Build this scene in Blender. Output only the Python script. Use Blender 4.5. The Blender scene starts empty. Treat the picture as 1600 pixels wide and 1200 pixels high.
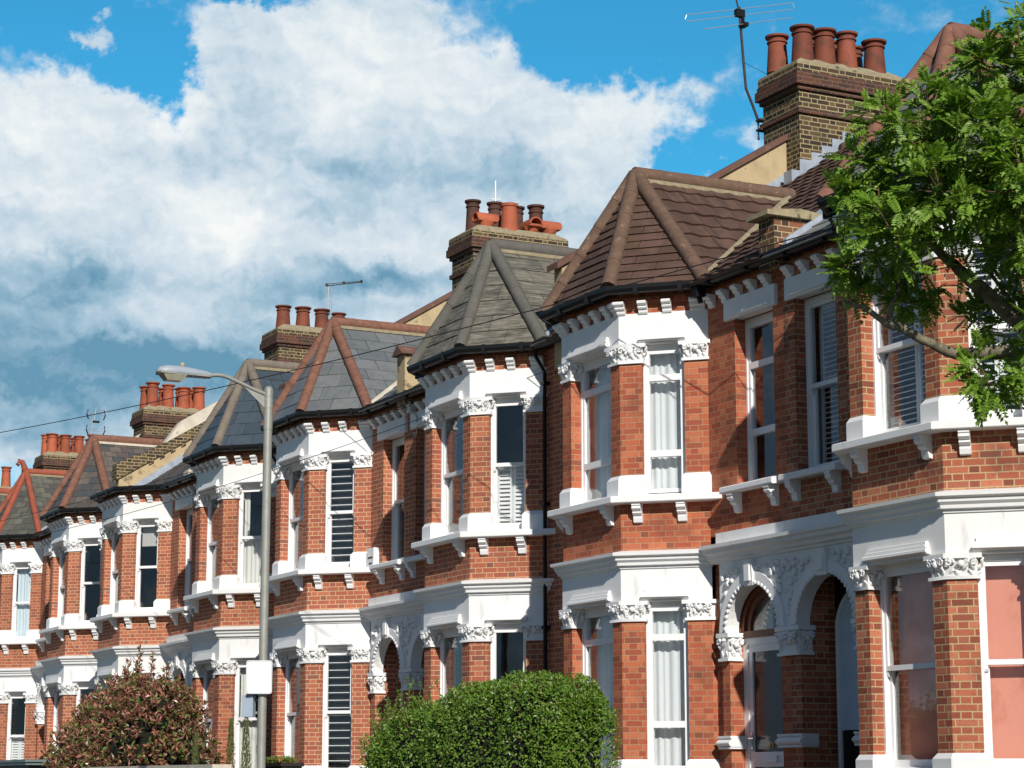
import bpy, bmesh, math, random
from mathutils import Vector, Matrix
R = math.radians
SC = bpy.context.scene
COL = SC.collection
EYE = 1.1                      # camera height above the road; most heights below are given from eye level

# ------------------------------------------------------------------ camera
cam = bpy.data.cameras.new("camera")
camo = bpy.data.objects.new("camera", cam); COL.objects.link(camo)
cam.sensor_width = 36.0; cam.lens = 36.0 * 3400 / 1600
cam.clip_start = 0.1; cam.clip_end = 3000
camo.location = (24.42, -14.86, EYE)
camo.rotation_euler = (R(90 + 10.40), 0, R(90 - 26.98))
SC.camera = camo

# ------------------------------------------------------------------ node helper
class NT:
    def __init__(s, tree):
        s.t = tree; tree.nodes.clear()
    def n(s, kind, **kw):
        nd = s.t.nodes.new(kind)
        for k, v in kw.items(): setattr(nd, k, v)
        return nd
    def put(s, sock, v):
        if v is None: return
        if isinstance(v, bpy.types.NodeSocket): s.t.links.new(v, sock)
        else: sock.default_value = v
    def m(s, op, a, b=None, c=None, clamp=False):
        nd = s.n('ShaderNodeMath', operation=op, use_clamp=clamp)
        for i, v in enumerate((a, b, c)): s.put(nd.inputs[i], v)
        return nd.outputs[0]
    def v(s, op, a, b=None, c=None, out=0):
        nd = s.n('ShaderNodeVectorMath', operation=op)
        for i, x in enumerate((a, b, c)): s.put(nd.inputs[i], x)
        return nd.outputs[out]
    def mix(s, f, a, b, mode='MIX'):
        nd = s.n('ShaderNodeMix', data_type='RGBA', blend_type=mode)
        s.put(nd.inputs[0], f); s.put(nd.inputs[6], a); s.put(nd.inputs[7], b)
        return nd.outputs[2]
    def ramp(s, f, stops, interp='LINEAR'):
        nd = s.n('ShaderNodeValToRGB'); nd.color_ramp.interpolation = interp
        e = nd.color_ramp.elements
        while len(e) < len(stops): e.new(0.5)
        for i, (p, col) in enumerate(stops):
            e[i].position = p; e[i].color = col if len(col) == 4 else (*col, 1)
        s.put(nd.inputs[0], f); return nd.outputs[0]
    def smooth(s, x, lo, hi):
        nd = s.n('ShaderNodeMapRange', interpolation_type='SMOOTHSTEP')
        s.put(nd.inputs[0], x); nd.inputs[1].default_value = lo; nd.inputs[2].default_value = hi
        return nd.outputs[0]
    def noise(s, vec, scale, detail=4, rough=0.55, dist=0.0, col=False):
        nd = s.n('ShaderNodeTexNoise'); s.put(nd.inputs['Vector'], vec)
        s.put(nd.inputs['Scale'], scale); nd.inputs['Detail'].default_value = detail
        nd.inputs['Roughness'].default_value = rough; nd.inputs['Distortion'].default_value = dist
        return nd.outputs['Color' if col else 'Fac']

# ------------------------------------------------------------------ sky, sun, exposure
SUN_EL, SUN_OFF = 31.0, 16.0          # height; degrees the sun stands in front of the line of the terrace
sd = Vector((math.cos(R(SUN_EL)) * math.cos(R(SUN_OFF)), -math.cos(R(SUN_EL)) * math.sin(R(SUN_OFF)), math.sin(R(SUN_EL))))
COVER = [(-75.61, 13.12, 5.56, 5.56, 1.3), (-75.29, 17.39, 1.85, 1.52, 0.8), (-69.6, 14.85, 5.56, 4.72, 1.4), (-67.23, 18.39, 2.86, 2.19, 1.1), (-64.95, 18.59, 1.85, 1.35, 0.9), (-65.8, 15.76, 4.38, 3.71, 1.3), (-70.9, 19.09, 1.18, 0.84, 0.7), (-68.83, 19.66, 1.69, 0.76, 0.6), (-61.62, 16.61, 3.2, 1.85, 1.1), (-58.81, 17.65, 1.35, 0.76, 0.8), (-65.84, 20.06, 0.84, 0.67, 0.7), (-74.26, 19.37, 0.70, 0.38, 1.5), (-76.44, 18.93, 0.67, 0.4, 0.35), (-72.48, 18.82, 0.51, 0.27, 0.3), (-66.46, 12.4, 6.74, 2.36, 1.2), (-62.15, 14.94, 2.7, 2.02, 1.0), (-57.62, 15.96, 0.67, 0.3, 0.75), (-56.23, 16.75, 0.44, 0.27, 0.6), (-59.35, 16.66, 0.57, 0.34, 0.3), (-73.21, 10.9, 7.08, 1.85, 0.9), (-75.47, 9.5, 3.37, 1.85, 0.6), (-60.55, 19.0, 2.11, 0.93, -1.3), (-58.31, 16.31, 1.35, 0.61, -1.0), (-70.24, 20.26, 1.52, 0.4, -0.9), (-63.98, 17.27, 0.67, 0.44, -0.7), (-75.02, 19.11, 3.0, 0.95, -1.05), (-72.6, 18.15, 1.0, 1.1, -2.0), (-73.79, 18.13, 1.01, 0.67, -0.7), (-63.54, 17.52, 0.84, 0.37, -0.5), (-61.61, 19.42, 2.7, 1.01, -0.6)]
BRIGHT = [(-67.24, 19.05, 2.36, 1.85, 0.3), (-72.22, 17.07, 1.01, 0.76, 0.5), (-70.44, 14.16, 1.85, 1.26, 0.55), (-72.58, 12.09, 1.85, 0.76, 0.5), (-75.27, 16.91, 1.85, 1.52, 0.35), (-71.15, 15.29, 2.36, 0.84, 0.25), (-65.79, 13.75, 2.02, 0.84, 0.3), (-64.95, 18.26, 1.85, 1.18, 0.25), (-60.92, 17.26, 1.85, 1.01, 0.25), (-58.99, 17.65, 1.18, 0.67, 0.25), (-68.09, 17.21, 0.67, 0.51, 0.25), (-65.63, 15.59, 1.01, 0.76, 0.2), (-75.69, 15.08, 1.85, 1.18, 0.2), (-74.44, 12.68, 3.37, 1.01, -0.45), (-74.85, 10.35, 5.56, 1.85, -0.72), (-67.2, 15.9, 2.7, 1.01, -0.35), (-68.18, 12.79, 3.37, 0.59, -0.45), (-68.56, 14.54, 1.01, 0.84, -0.3), (-71.68, 16.1, 1.35, 0.67, -0.25), (-63.02, 14.94, 3.37, 1.18, -0.1), (-71.03, 10.97, 3.03, 0.67, -0.55), (-66.47, 13.24, 1.85, 0.42, -0.5), (-63.72, 16.11, 2.02, 0.84, -0.2)]

def build_world():
    w = bpy.data.worlds.new("World"); SC.world = w; w.use_nodes = True
    T = NT(w.node_tree)
    sky = T.n('ShaderNodeTexSky', sky_type='NISHITA'); sky.sun_disc = False
    sky.sun_elevation = R(SUN_EL); sky.sun_rotation = math.atan2(sd.x, sd.y)
    sky.altitude = 50; sky.air_density = 1.0; sky.dust_density = 0.4; sky.ozone_density = 2.0
    g = T.n('ShaderNodeTexCoord').outputs['Generated']
    d = T.v('NORMALIZE', g)
    sp = T.n('ShaderNodeSeparateXYZ'); T.put(sp.inputs[0], d)
    az = T.m('MULTIPLY', T.m('ARCTAN2', sp.outputs[0], sp.outputs[1]), 57.29578)
    el = T.m('MULTIPLY', T.m('ARCSINE', sp.outputs[2]), 57.29578)
    cb = T.n('ShaderNodeCombineXYZ'); T.put(cb.inputs[0], az); T.put(cb.inputs[1], el)
    ang = cb.outputs[0]
    # ragged edges: warp the sky position before the cloud masses are laid out
    wn = T.noise(ang, 0.55, 6, 0.6, col=True)
    wv = T.v('MULTIPLY', T.v('SUBTRACT', wn, (0.5, 0.5, 0.5)), (3.4, 2.6, 0.0))
    wv = T.v('ADD', wv, T.v('MULTIPLY', T.v('SUBTRACT', T.noise(ang, 1.7, 6, 0.62, col=True), (0.5, 0.5, 0.5)), (1.5, 1.2, 0.0)))
    wa = T.v('ADD', ang, wv)
    def blobs(L, vec):
        tot = None
        for ax, ey, rx, ry, k in L:
            q = T.v('MULTIPLY_ADD', vec, (1 / rx, 1 / ry, 0), (-ax / rx, -ey / ry, 0))
            f = T.m('MULTIPLY', T.m('POWER', 0.3, T.v('DOT_PRODUCT', q, q, out=1)), k)
            tot = f if tot is None else T.m('ADD', tot, f)
        return tot
    cov = blobs(COVER, wa)
    far = T.m('MULTIPLY', T.noise(ang, 0.05, 3, 0.5), T.smooth(T.m('ABSOLUTE', T.m('ADD', az, 67)), 16, 30))
    cov = T.m('ADD', cov, T.m('MULTIPLY', far, 0.22))
    def billow(vec, sc, det=8, ro=0.5):             # rounded lobes parted by creases
        return T.m('ABSOLUTE', T.m('MULTIPLY_ADD', T.noise(vec, sc, det, ro), 2.0, -1.0))
    cw = T.v('ADD', T.v('MULTIPLY', ang, (1, 1.25, 1)), T.v('MULTIPLY', T.v('SUBTRACT', T.noise(ang, 1.6, 4, 0.5, col=True), (0.5, 0.5, 0.5)), (0.5, 0.5, 0)))
    n1 = T.noise(cw, 0.42, 12, 0.56)
    n2 = T.noise(T.v('MULTIPLY', ang, (1, 1.5, 1)), 2.6, 9, 0.62, 0.2)
    b1 = billow(cw, 0.55, 9, 0.52)
    dens = T.m('ADD', T.m('MULTIPLY', cov, 0.55), T.m('ADD', T.m('MULTIPLY', T.m('SUBTRACT', n1, 0.5), 0.75), T.m('ADD', T.m('MULTIPLY', T.m('SUBTRACT', n2, 0.5), 0.30), T.m('MULTIPLY', T.m('SUBTRACT', b1, 0.22), 0.55))))
    mask = T.smooth(dens, -0.04, 0.58)
    # the sun side of each lump is brighter: compare the lobes with those a little toward the sun
    b2 = billow(T.v('ADD', cw, (-0.16, -0.30, 0)), 0.55, 9, 0.52)
    lit = T.m('MULTIPLY', T.m('SUBTRACT', b1, b2), 0.42)
    bri = blobs(BRIGHT, T.v('ADD', ang, T.v('MULTIPLY', wv, (0.7, 0.6, 0))))
    tone = T.m('ADD', 0.575, T.m('ADD', T.m('MULTIPLY', bri, 0.72), lit))
    tone = T.m('ADD', tone, T.m('MULTIPLY', T.m('SUBTRACT', T.noise(T.v('MULTIPLY', wa, (1, 1.9, 1)), 0.45, 6, 0.55), 0.5), 0.75))
    tone = T.m('ADD', tone, T.m('MULTIPLY', T.m('SUBTRACT', T.smooth(dens, 0.2, 0.75), 0.6), -0.12), clamp=True)
    cc = T.ramp(tone, [(0.0, (0.14, 0.32, 0.46)), (0.28, (0.36, 0.53, 0.66)), (0.52, (0.60, 0.71, 0.80)), (0.78, (0.80, 0.86, 0.89)), (1.0, (0.94, 0.955, 0.95))])
    clear = T.smooth(T.m('ABSOLUTE', T.m('ADD', az, 67)), 14, 60)          # deeper, less milky blue away from the clouds
    blue = T.v('MULTIPLY', sky.outputs[0], T.mix(clear, (0.026, 0.116, 0.135, 1), (0.026, 0.043, 0.062, 1)))
    hz = T.m('MULTIPLY', T.m('MULTIPLY', T.m('SUBTRACT', 1.0, T.smooth(el, 4, 34)), clear), 0.7)
    blue = T.mix(hz, blue, (0.185, 0.265, 0.345, 1))               # pale haze low in the sky
    low = T.m('MULTIPLY', T.m('SUBTRACT', 1.0, T.smooth(el, 1.0, 10.5)), T.m('SUBTRACT', 0.9, T.m('MULTIPLY', clear, 0.9)))
    blue = T.mix(low, blue, (0.46, 0.62, 0.72, 1))
    vis = T.mix(mask, blue, cc)
    bg = T.n('ShaderNodeBackground'); T.put(bg.inputs[0], vis); bg.inputs[1].default_value = 1.0
    out = T.n('ShaderNodeOutputWorld'); T.t.links.new(bg.outputs[0], out.inputs[0])
build_world()

sun = bpy.data.lights.new("sun", 'SUN'); sun.energy = 5.0; sun.angle = R(0.53); sun.color = (1.0, 0.955, 0.89)
suno = bpy.data.objects.new("sun", sun); COL.objects.link(suno)
suno.rotation_euler = sd.to_track_quat('Z', 'Y').to_euler(); suno.location = (30, -20, 40)
SC.view_settings.view_transform = 'Standard'; SC.view_settings.look = 'None'
SC.view_settings.exposure = 0.0; SC.view_settings.gamma = 1.0; SC.view_settings.use_curve_mapping = False

# ------------------------------------------------------------------ materials
def mat(name):
    m = bpy.data.materials.new(name); m.use_nodes = True
    T = NT(m.node_tree)
    b = T.n('ShaderNodeBsdfPrincipled'); o = T.n('ShaderNodeOutputMaterial')
    T.t.links.new(b.outputs[0], o.inputs[0])
    return m, T, b, o
def bump(T, b, h, strength=0.3, dist=0.01):
    nd = T.n('ShaderNodeBump'); nd.inputs['Strength'].default_value = strength; nd.inputs['Distance'].default_value = dist
    T.put(nd.inputs['Height'], h); T.t.links.new(nd.outputs[0], b.inputs['Normal'])
def objco(T): return T.n('ShaderNodeTexCoord').outputs['Object']

def plain(name, col, rough=0.6, var=0.12, scale=6.0, metal=0.0, bmp=0.0, spec=0.4, dirt=None, dscale=1.5):
    m, T, b, o = mat(name)
    co = objco(T)
    n = T.noise(co, scale, 6, 0.6)
    lo = tuple(c * (1 - var) for c in col); hi = tuple(min(1, c * (1 + var)) for c in col)
    c = T.ramp(n, [(0.3, lo), (0.7, hi)])
    if dirt:
        dn = T.noise(co, dscale, 8, 0.65)
        c = T.mix(T.smooth(dn, dirt[1], dirt[1] + 0.12), c, (*dirt[0], 1))
    T.put(b.inputs['Base Color'], c); b.inputs['Roughness'].default_value = rough; b.inputs['Metallic'].default_value = metal
    b.inputs['Specular IOR Level'].default_value = spec
    if bmp: bump(T, b, T.noise(co, scale * 6, 5, 0.6), bmp)
    return m

def brick(name, cols, mortar, mw=0.010, L=0.225, H=0.113, h=0.0755, stain=0.25, pale=0.06, rough=0.85):
    """Flemish bond laid out in metres on the face's own UVs"""
    m, T, b, o = mat(name)
    uv = T.n('ShaderNodeUVMap', uv_map='UVMap').outputs[0]
    wob = T.v('MULTIPLY', T.v('SUBTRACT', T.noise(uv, 9.0, 3, 0.6, col=True), (0.5, 0.5, 0.5)), (0.010, 0.008, 0))
    sp = T.n('ShaderNodeSeparateXYZ'); T.put(sp.inputs[0], T.v('ADD', uv, wob))
    u, v = sp.outputs[0], sp.outputs[1]
    P = L + H; cut = L / P
    r = T.m('FLOOR', T.m('DIVIDE', v, h))
    fv = T.m('SUBTRACT', T.m('DIVIDE', v, h), r)
    q = T.m('ADD', T.m('DIVIDE', u, P), T.m('MULTIPLY', T.m('FLOORED_MODULO', r, 2.0), 0.5))
    k = T.m('FLOOR', q); f = T.m('SUBTRACT', q, k)
    ish = T.m('GREATER_THAN', f, cut)
    left = T.m('MULTIPLY', ish, cut); right = T.m('ADD', cut, T.m('MULTIPLY', ish, 1 - cut))
    du = T.m('MULTIPLY', T.m('MINIMUM', T.m('SUBTRACT', f, left), T.m('SUBTRACT', right, f)), P)
    dv = T.m('MULTIPLY', T.m('MINIMUM', fv, T.m('SUBTRACT', 1.0, fv)), h)
    d = T.m('MINIMUM', du, dv)
    d = T.m('ADD', d, T.m('MULTIPLY', T.m('SUBTRACT', T.noise(uv, 55.0, 2, 0.5), 0.5), 0.006))
    face = T.smooth(d, mw * 0.5 - 0.0015, mw * 0.5 + 0.002)
    cb = T.n('ShaderNodeCombineXYZ'); T.put(cb.inputs[0], T.m('ADD', T.m('MULTIPLY', k, 2.0), ish)); T.put(cb.inputs[1], r)
    wn = T.n('ShaderNodeTexWhiteNoise', noise_dimensions='2D'); T.put(wn.inputs['Vector'], cb.outputs[0])
    n = len(cols)
    bc = T.ramp(wn.outputs['Value'], [((i + 0.0) / n, c) for i, c in enumerate(cols)], 'LINEAR')
    fine = T.noise(uv, 38.0, 5, 0.65)
    bc = T.mix(T.m('MULTIPLY', T.smooth(fine, 0.52, 0.72), 0.55), bc, (*[c * 0.52 for c in cols[0]], 1))
    mo = T.mix(T.noise(uv, 22.0, 4, 0.6), (*[c * 0.78 for c in mortar], 1), (*[min(1, c * 1.15) for c in mortar], 1))
    c = T.mix(face, mo, bc)
    big = T.noise(uv, 1.3, 6, 0.6)
    c = T.mix(T.m('MULTIPLY', T.smooth(big, 0.50, 0.72), stain), c, (0.05, 0.035, 0.028, 1))
    ef = T.noise(T.v('ADD', uv, (7.3, 2.1, 0)), 2.4, 8, 0.7)
    c = T.mix(T.m('MULTIPLY', T.smooth(ef, 0.60, 0.78), pale * 4), c, (0.62, 0.50, 0.42, 1))
    T.put(b.inputs['Base Color'], c); b.inputs['Roughness'].default_value = rough
    b.inputs['Specular IOR Level'].default_value = 0.25
    bump(T, b, T.m('ADD', face, T.m('MULTIPLY', fine, 0.35)), 0.45, 0.006)
    return m

def S(r, g, b):          # sRGB 0-255 -> linear
    f = lambda c: (c / 255 / 12.92) if c / 255 <= 0.04045 else ((c / 255 + 0.055) / 1.055) ** 2.4
    return (f(r), f(g), f(b))

BR = {
 'orange': brick('brick_orange', [S(122, 70, 54), S(164, 90, 64), S(178, 104, 76), S(148, 78, 58), S(170, 96, 68), S(132, 76, 60), S(184, 112, 84)], S(182, 158, 118), 0.0125, stain=0.55, pale=0.09),
 'red':    brick('brick_red', [S(135, 80, 60), S(173, 92, 64), S(181, 102, 70), S(163, 84, 60), S(153, 80, 60), S(185, 110, 78)], S(172, 138, 106), 0.0085, stain=0.45, pale=0.08),
 'warm':   brick('brick_warm', [S(125, 83, 72), S(169, 98, 73), S(159, 88, 67), S(179, 108, 81), S(148, 84, 67)], S(199, 168, 126), 0.009, stain=0.22),
 'bright': brick('brick_bright', [S(137, 88, 76), S(175, 101, 75), S(165, 93, 71), S(185, 111, 83), S(158, 89, 71)], S(209, 184, 142), 0.009, stain=0.15),
 'stock':  brick('brick_stock', [S(94, 76, 54), S(72, 60, 46), S(50, 43, 38), S(108, 90, 60), S(40, 36, 34), S(80, 62, 46)], S(160, 146, 110), 0.015, stain=0.40),
 'dark':   brick('brick_dark', [S(74, 52, 46), S(84, 56, 48), S(62, 48, 44), S(96, 60, 48)], S(120, 104, 84), 0.008, stain=0.4),
 'mixed':  brick('brick_mixed', [S(112, 74, 54), S(70, 52, 44), S(140, 84, 58), S(96, 78, 58), S(52, 46, 42)], S(176, 158, 120), 0.012, stain=0.4),
}
def stucco_mat(name, base, dirtk=0.35):
    m, T, b, o = mat(name)
    co = objco(T)
    n = T.noise(co, 3.0, 6, 0.6)
    c = T.ramp(n, [(0.3, tuple(x * 0.94 for x in base)), (0.7, base)])
    st = T.noise(T.v('MULTIPLY', co, (5, 5, 0.8)), 1.6, 8, 0.7)          # run-off streaks
    c = T.mix(T.m('MULTIPLY', T.smooth(st, 0.56, 0.80), dirtk), c, (0.36, 0.34, 0.30, 1))
    sp = T.noise(co, 14.0, 6, 0.7)
    c = T.mix(T.m('MULTIPLY', T.smooth(sp, 0.66, 0.78), dirtk), c, (0.25, 0.23, 0.20, 1))
    T.put(b.inputs['Base Color'], c); b.inputs['Roughness'].default_value = 0.55
    bump(T, b, T.noise(co, 60.0, 4, 0.6), 0.12, 0.004)
    return m
STUCCO = stucco_mat('painted_stucco', (0.82, 0.815, 0.80), 0.50)
STUCCO_OLD = stucco_mat('weathered_stucco', (0.79, 0.78, 0.75), 0.50)
WHITE = plain('white_joinery', (0.80, 0.80, 0.79), 0.35, 0.04, 4.0)
BLACK = plain('black_plastic', (0.009, 0.009, 0.010), 0.45, 0.2, 5.0, spec=0.25)
FASCIA = plain('dark_fascia', (0.018, 0.014, 0.012), 0.6, 0.3, 5.0)
LEAD = plain('lead_sheet', S(150, 158, 168), 0.5, 0.2, 7.0, bmp=0.15, dirt=((0.2, 0.2, 0.2), 0.60))
RENDER = plain('buff_render', S(178, 158, 122), 0.9, 0.22, 2.5, bmp=0.3, dirt=(S(122, 106, 82), 0.53), dscale=2.5)
RENDER_GREY = plain('grey_render', S(186, 172, 150), 0.9, 0.15, 2.5, bmp=0.2, dirt=(S(110, 98, 80), 0.60))
COPING = plain('brown_coping', S(104, 74, 62), 0.75, 0.2, 6.0, bmp=0.15, dirt=(S(136, 100, 84), 0.58), dscale=5)
COPING_PALE = plain('pale_coping', S(196, 186, 168), 0.8, 0.15, 4.0, bmp=0.15, dirt=(S(110, 104, 90), 0.60), dscale=5)
STONE = plain('stone_cap', S(150, 138, 108), 0.85, 0.2, 8.0, bmp=0.25, dirt=(S(84, 84, 60), 0.55), dscale=6)
MORTAR = plain('chimney_mortar', S(146, 134, 108), 0.95, 0.2, 9.0, bmp=0.4, dirt=(S(84, 78, 62), 0.56), dscale=6)
def clay(name, col, soot, amount):
    """each pot takes its own tone, sooty toward patches"""
    m, T, b, o = mat(name); co = objco(T)
    rnd = T.n('ShaderNodeObjectInfo').outputs['Random']
    c = T.mix(rnd, (*[x * 0.72 for x in col], 1), (*[min(1, x * 1.12) for x in col], 1))
    n = T.noise(T.v('ADD', co, T.v('MULTIPLY', (1, 1, 1), T.m('MULTIPLY', rnd, 37.0))), 3.2, 8, 0.68)
    c = T.mix(T.m('MULTIPLY', T.smooth(n, 0.44, 0.66), amount), c, (*soot, 1))
    c = T.mix(T.m('MULTIPLY', T.smooth(T.noise(co, 24.0, 4, 0.6), 0.58, 0.72), 0.4), c, (*[x * 0.6 for x in col], 1))
    T.put(b.inputs['Base Color'], c); b.inputs['Roughness'].default_value = 0.75; b.inputs['Specular IOR Level'].default_value = 0.25
    bump(T, b, T.noise(co, 30.0, 4, 0.6), 0.12); return m
POT = clay('terracotta_pot', S(134, 74, 55), S(78, 54, 46), 0.75)
POT_BRIGHT = clay('bright_terracotta_pot', S(172, 92, 64), S(108, 64, 50), 0.55)
POT_DARK = clay('sooty_pot', S(98, 64, 54), S(52, 42, 40), 0.8)
SOOT = plain('sooty_rim', S(78, 54, 48), 0.8, 0.2, 8.0)
HIP_TERRA = plain('terracotta_hip', S(120, 82, 66), 0.85, 0.25, 9.0, bmp=0.3, dirt=(S(166, 142, 124), 0.60), dscale=16)
HIP_RED = plain('red_hip', S(146, 76, 56), 0.8, 0.15, 7.0, bmp=0.2)
HIP_BROWN = plain('brown_hip', S(100, 78, 63), 0.85, 0.2, 9.0, bmp=0.25, dirt=(S(146, 118, 98), 0.58), dscale=9)
HIP_GREY = plain('grey_hip', S(92, 89, 82), 0.85, 0.15, 7.0, bmp=0.2, dirt=(S(78, 74, 66), 0.57), dscale=4)
HIP_PALE = plain('pale_grey_hip', S(116, 106, 94), 0.85, 0.18, 8.0, bmp=0.2)
METAL = plain('galvanised_steel', S(150, 150, 142), 0.5, 0.1, 8.0, metal=0.25)
ALU = plain('aluminium_rod', S(190, 192, 194), 0.4, 0.1, 8.0, metal=0.6)
RUST = plain('dark_mast', S(58, 46, 40), 0.7, 0.3, 20.0)
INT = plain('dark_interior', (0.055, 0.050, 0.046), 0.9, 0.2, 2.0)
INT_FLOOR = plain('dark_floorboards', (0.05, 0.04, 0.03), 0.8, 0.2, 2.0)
DOORWOOD = plain('brown_joinery', S(112, 66, 44), 0.5, 0.2, 8.0)
DOORGREY = plain('blue_grey_door', S(190, 206, 216), 0.5, 0.06, 4.0)
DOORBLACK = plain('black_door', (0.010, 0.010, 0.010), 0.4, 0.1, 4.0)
SIGN = plain('white_sign', (0.86, 0.86, 0.85), 0.4, 0.02, 3.0)
GREYBOX = plain('grey_cabinet', S(150, 164, 176), 0.45, 0.05, 3.0)
CHROME = plain('chrome', (0.7, 0.7, 0.7), 0.2, 0.05, 3.0, metal=1.0)
GOLD = plain('brass_numeral', S(180, 130, 50), 0.35, 0.1, 3.0, metal=0.7)
WIRE = plain('black_cable', (0.015, 0.015, 0.016), 0.6, 0.1, 3.0)
WIRE_PALE = plain('pale_cable', S(190, 180, 165), 0.6, 0.1, 3.0)
ASPHALT = plain('asphalt', (0.052, 0.052, 0.054), 0.9, 0.25, 3.0, bmp=0.3)
PAVE = plain('paving', (0.20, 0.195, 0.18), 0.85, 0.15, 2.0, bmp=0.2)
KERB = plain('kerb_granite', (0.27, 0.26, 0.25), 0.8, 0.15, 6.0)
GRAVEL = plain('garden_gravel', (0.12, 0.105, 0.085), 0.95, 0.3, 12.0, bmp=0.5)
LAND = plain('earth_and_grass', (0.09, 0.11, 0.05), 0.95, 0.3, 0.6)

def fabric(name, col, trans=0.25):
    m, T, b, o = mat(name)
    co = objco(T)
    fold = T.noise(T.v('MULTIPLY', co, (16, 16, 0.6)), 1.0, 3, 0.5)
    T.put(b.inputs['Base Color'], T.ramp(fold, [(0.3, tuple(c * 0.93 for c in col)), (0.65, col)]))
    b.inputs['Roughness'].default_value = 0.9
    tr = T.n('ShaderNodeBsdfTranslucent'); tr.inputs[0].default_value = (*col, 1)
    mx = T.n('ShaderNodeMixShader'); mx.inputs[0].default_value = trans
    T.t.links.new(b.outputs[0], mx.inputs[1]); T.t.links.new(tr.outputs[0], mx.inputs[2]); T.t.links.new(mx.outputs[0], o.inputs[0])
    return m
NET = fabric('net_curtain', (0.86, 0.88, 0.88), 0.15)
CREAM = fabric('cream_curtain', (0.84, 0.82, 0.76), 0.15)
PALEBLUE = fabric('pale_blue_curtain', (0.74, 0.85, 0.90), 0.15)
BLIND = fabric('roller_blind', (0.72, 0.70, 0.66))
PINK = plain('pink_window_paper', S(228, 150, 126), 0.7, 0.05, 2.0, dirt=(S(206, 124, 98), 0.52), dscale=1.2)

def glass_mat():
    m = bpy.data.materials.new('window_glass'); m.use_nodes = True
    T = NT(m.node_tree)
    fr = T.n('ShaderNodeFresnel'); T.put(fr.inputs[0], T.m('ADD', 1.52, T.m('MULTIPLY', T.n('ShaderNodeNewGeometry').outputs['Backfacing'], 1 / 1.52 - 1.52)))
    tr = T.n('ShaderNodeBsdfTransparent'); tr.inputs[0].default_value = (0.97, 0.98, 0.98, 1)
    gl = T.n('ShaderNodeBsdfGlossy'); gl.inputs['Roughness'].default_value = 0.015
    bp = T.n('ShaderNodeBump'); bp.inputs['Strength'].default_value = 0.04; bp.inputs['Distance'].default_value = 0.02
    T.put(bp.inputs['Height'], T.noise(objco(T), 2.2, 2, 0.5)); T.t.links.new(bp.outputs[0], gl.inputs['Normal'])
    mx = T.n('ShaderNodeMixShader'); T.put(mx.inputs[0], T.m('MULTIPLY', fr.outputs[0], 1.4, clamp=True))
    T.t.links.new(tr.outputs[0], mx.inputs[1]); T.t.links.new(gl.outputs[0], mx.inputs[2])
    o = T.n('ShaderNodeOutputMaterial'); T.t.links.new(mx.outputs[0], o.inputs[0])
    return m
GLASS = glass_mat()
FROST = plain('dark_door_glass', S(38, 50, 52), 0.12, 0.12, 3.0, spec=0.6)
LENS = plain('lamp_lens', S(150, 146, 124), 0.25, 0.15, 8.0)

def slate(name, cols, patch=None, lichen=0.0, rough=0.6, streak=0.0):
    """each slate is its own island and takes its own tone"""
    m, T, b, o = mat(name)
    rnd = T.n('ShaderNodeNewGeometry').outputs['Random Per Island']
    n = len(cols)
    c = T.ramp(rnd, [(i / n, x) for i, x in enumerate(cols)], 'CONSTANT')
    co = objco(T)
    uv = T.n('ShaderNodeUVMap', uv_map='UVMap').outputs[0]
    f = T.noise(co, 7.0, 7, 0.65)
    c = T.mix(T.m('MULTIPLY', T.smooth(f, 0.42, 0.66), 0.45), c, (*[x * 0.62 for x in cols[0]], 1))
    if patch:
        p = T.noise(co, 2.0, 9, 0.72)
        c = T.mix(T.m('MULTIPLY', T.smooth(p, 0.47, 0.62), patch[1]), c, (*patch[0], 1))
    if streak:
        st = T.noise(T.v('MULTIPLY', uv, (2.5, 26, 1)), 1.0, 6, 0.7)
        c = T.mix(T.m('MULTIPLY', T.smooth(st, 0.42, 0.66), streak), c, (*S(150, 142, 124), 1))
    if lichen:
        l = T.noise(co, 26.0, 4, 0.6)
        c = T.mix(T.smooth(l, 0.70, 0.74), c, (*S(176, 172, 160), 1))
    T.put(b.inputs['Base Color'], c); b.inputs['Roughness'].default_value = rough
    bump(T, b, f, 0.25, 0.006)
    return m
TILE_BROWN = slate('brown_tile', [S(80, 58, 46), S(72, 52, 42), S(86, 62, 49), S(76, 54, 43)], (S(104, 78, 68), 0.40), 0.35, 0.85)
SLAB_GREY = slate('weathered_slab', [S(86, 84, 76), S(72, 71, 66), S(98, 94, 84), S(62, 61, 57), S(90, 87, 78)], (S(52, 51, 46), 0.6), 0.0, 0.9, 0.62)
SLATE_GREY = slate('grey_slate', [S(104, 108, 108), S(98, 102, 103), S(110, 113, 113), S(94, 98, 100)], (S(116, 116, 110), 0.3), 0.0, 0.5)
SLATE_BLUE = slate('blue_slate', [S(64, 76, 84), S(60, 71, 79), S(68, 79, 87)], None, 0.0, 0.5)
SLATE_OLD = slate('old_mixed_slate', [S(92, 84, 78), S(76, 72, 70), S(62, 68, 72), S(102, 92, 84), S(84, 74, 72)], (S(70, 64, 56), 0.5), 0.6, 0.75)
SLATE_DARK = slate('dark_slate', [S(82, 82, 74), S(92, 90, 80), S(74, 74, 68), S(100, 97, 86)], (S(64, 64, 56), 0.5), 0.4, 0.75)
SLATE_A = slate('smooth_grey_slate', [S(116, 118, 116), S(110, 113, 112), S(121, 122, 119)], None, 0.0, 0.5)

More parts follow.
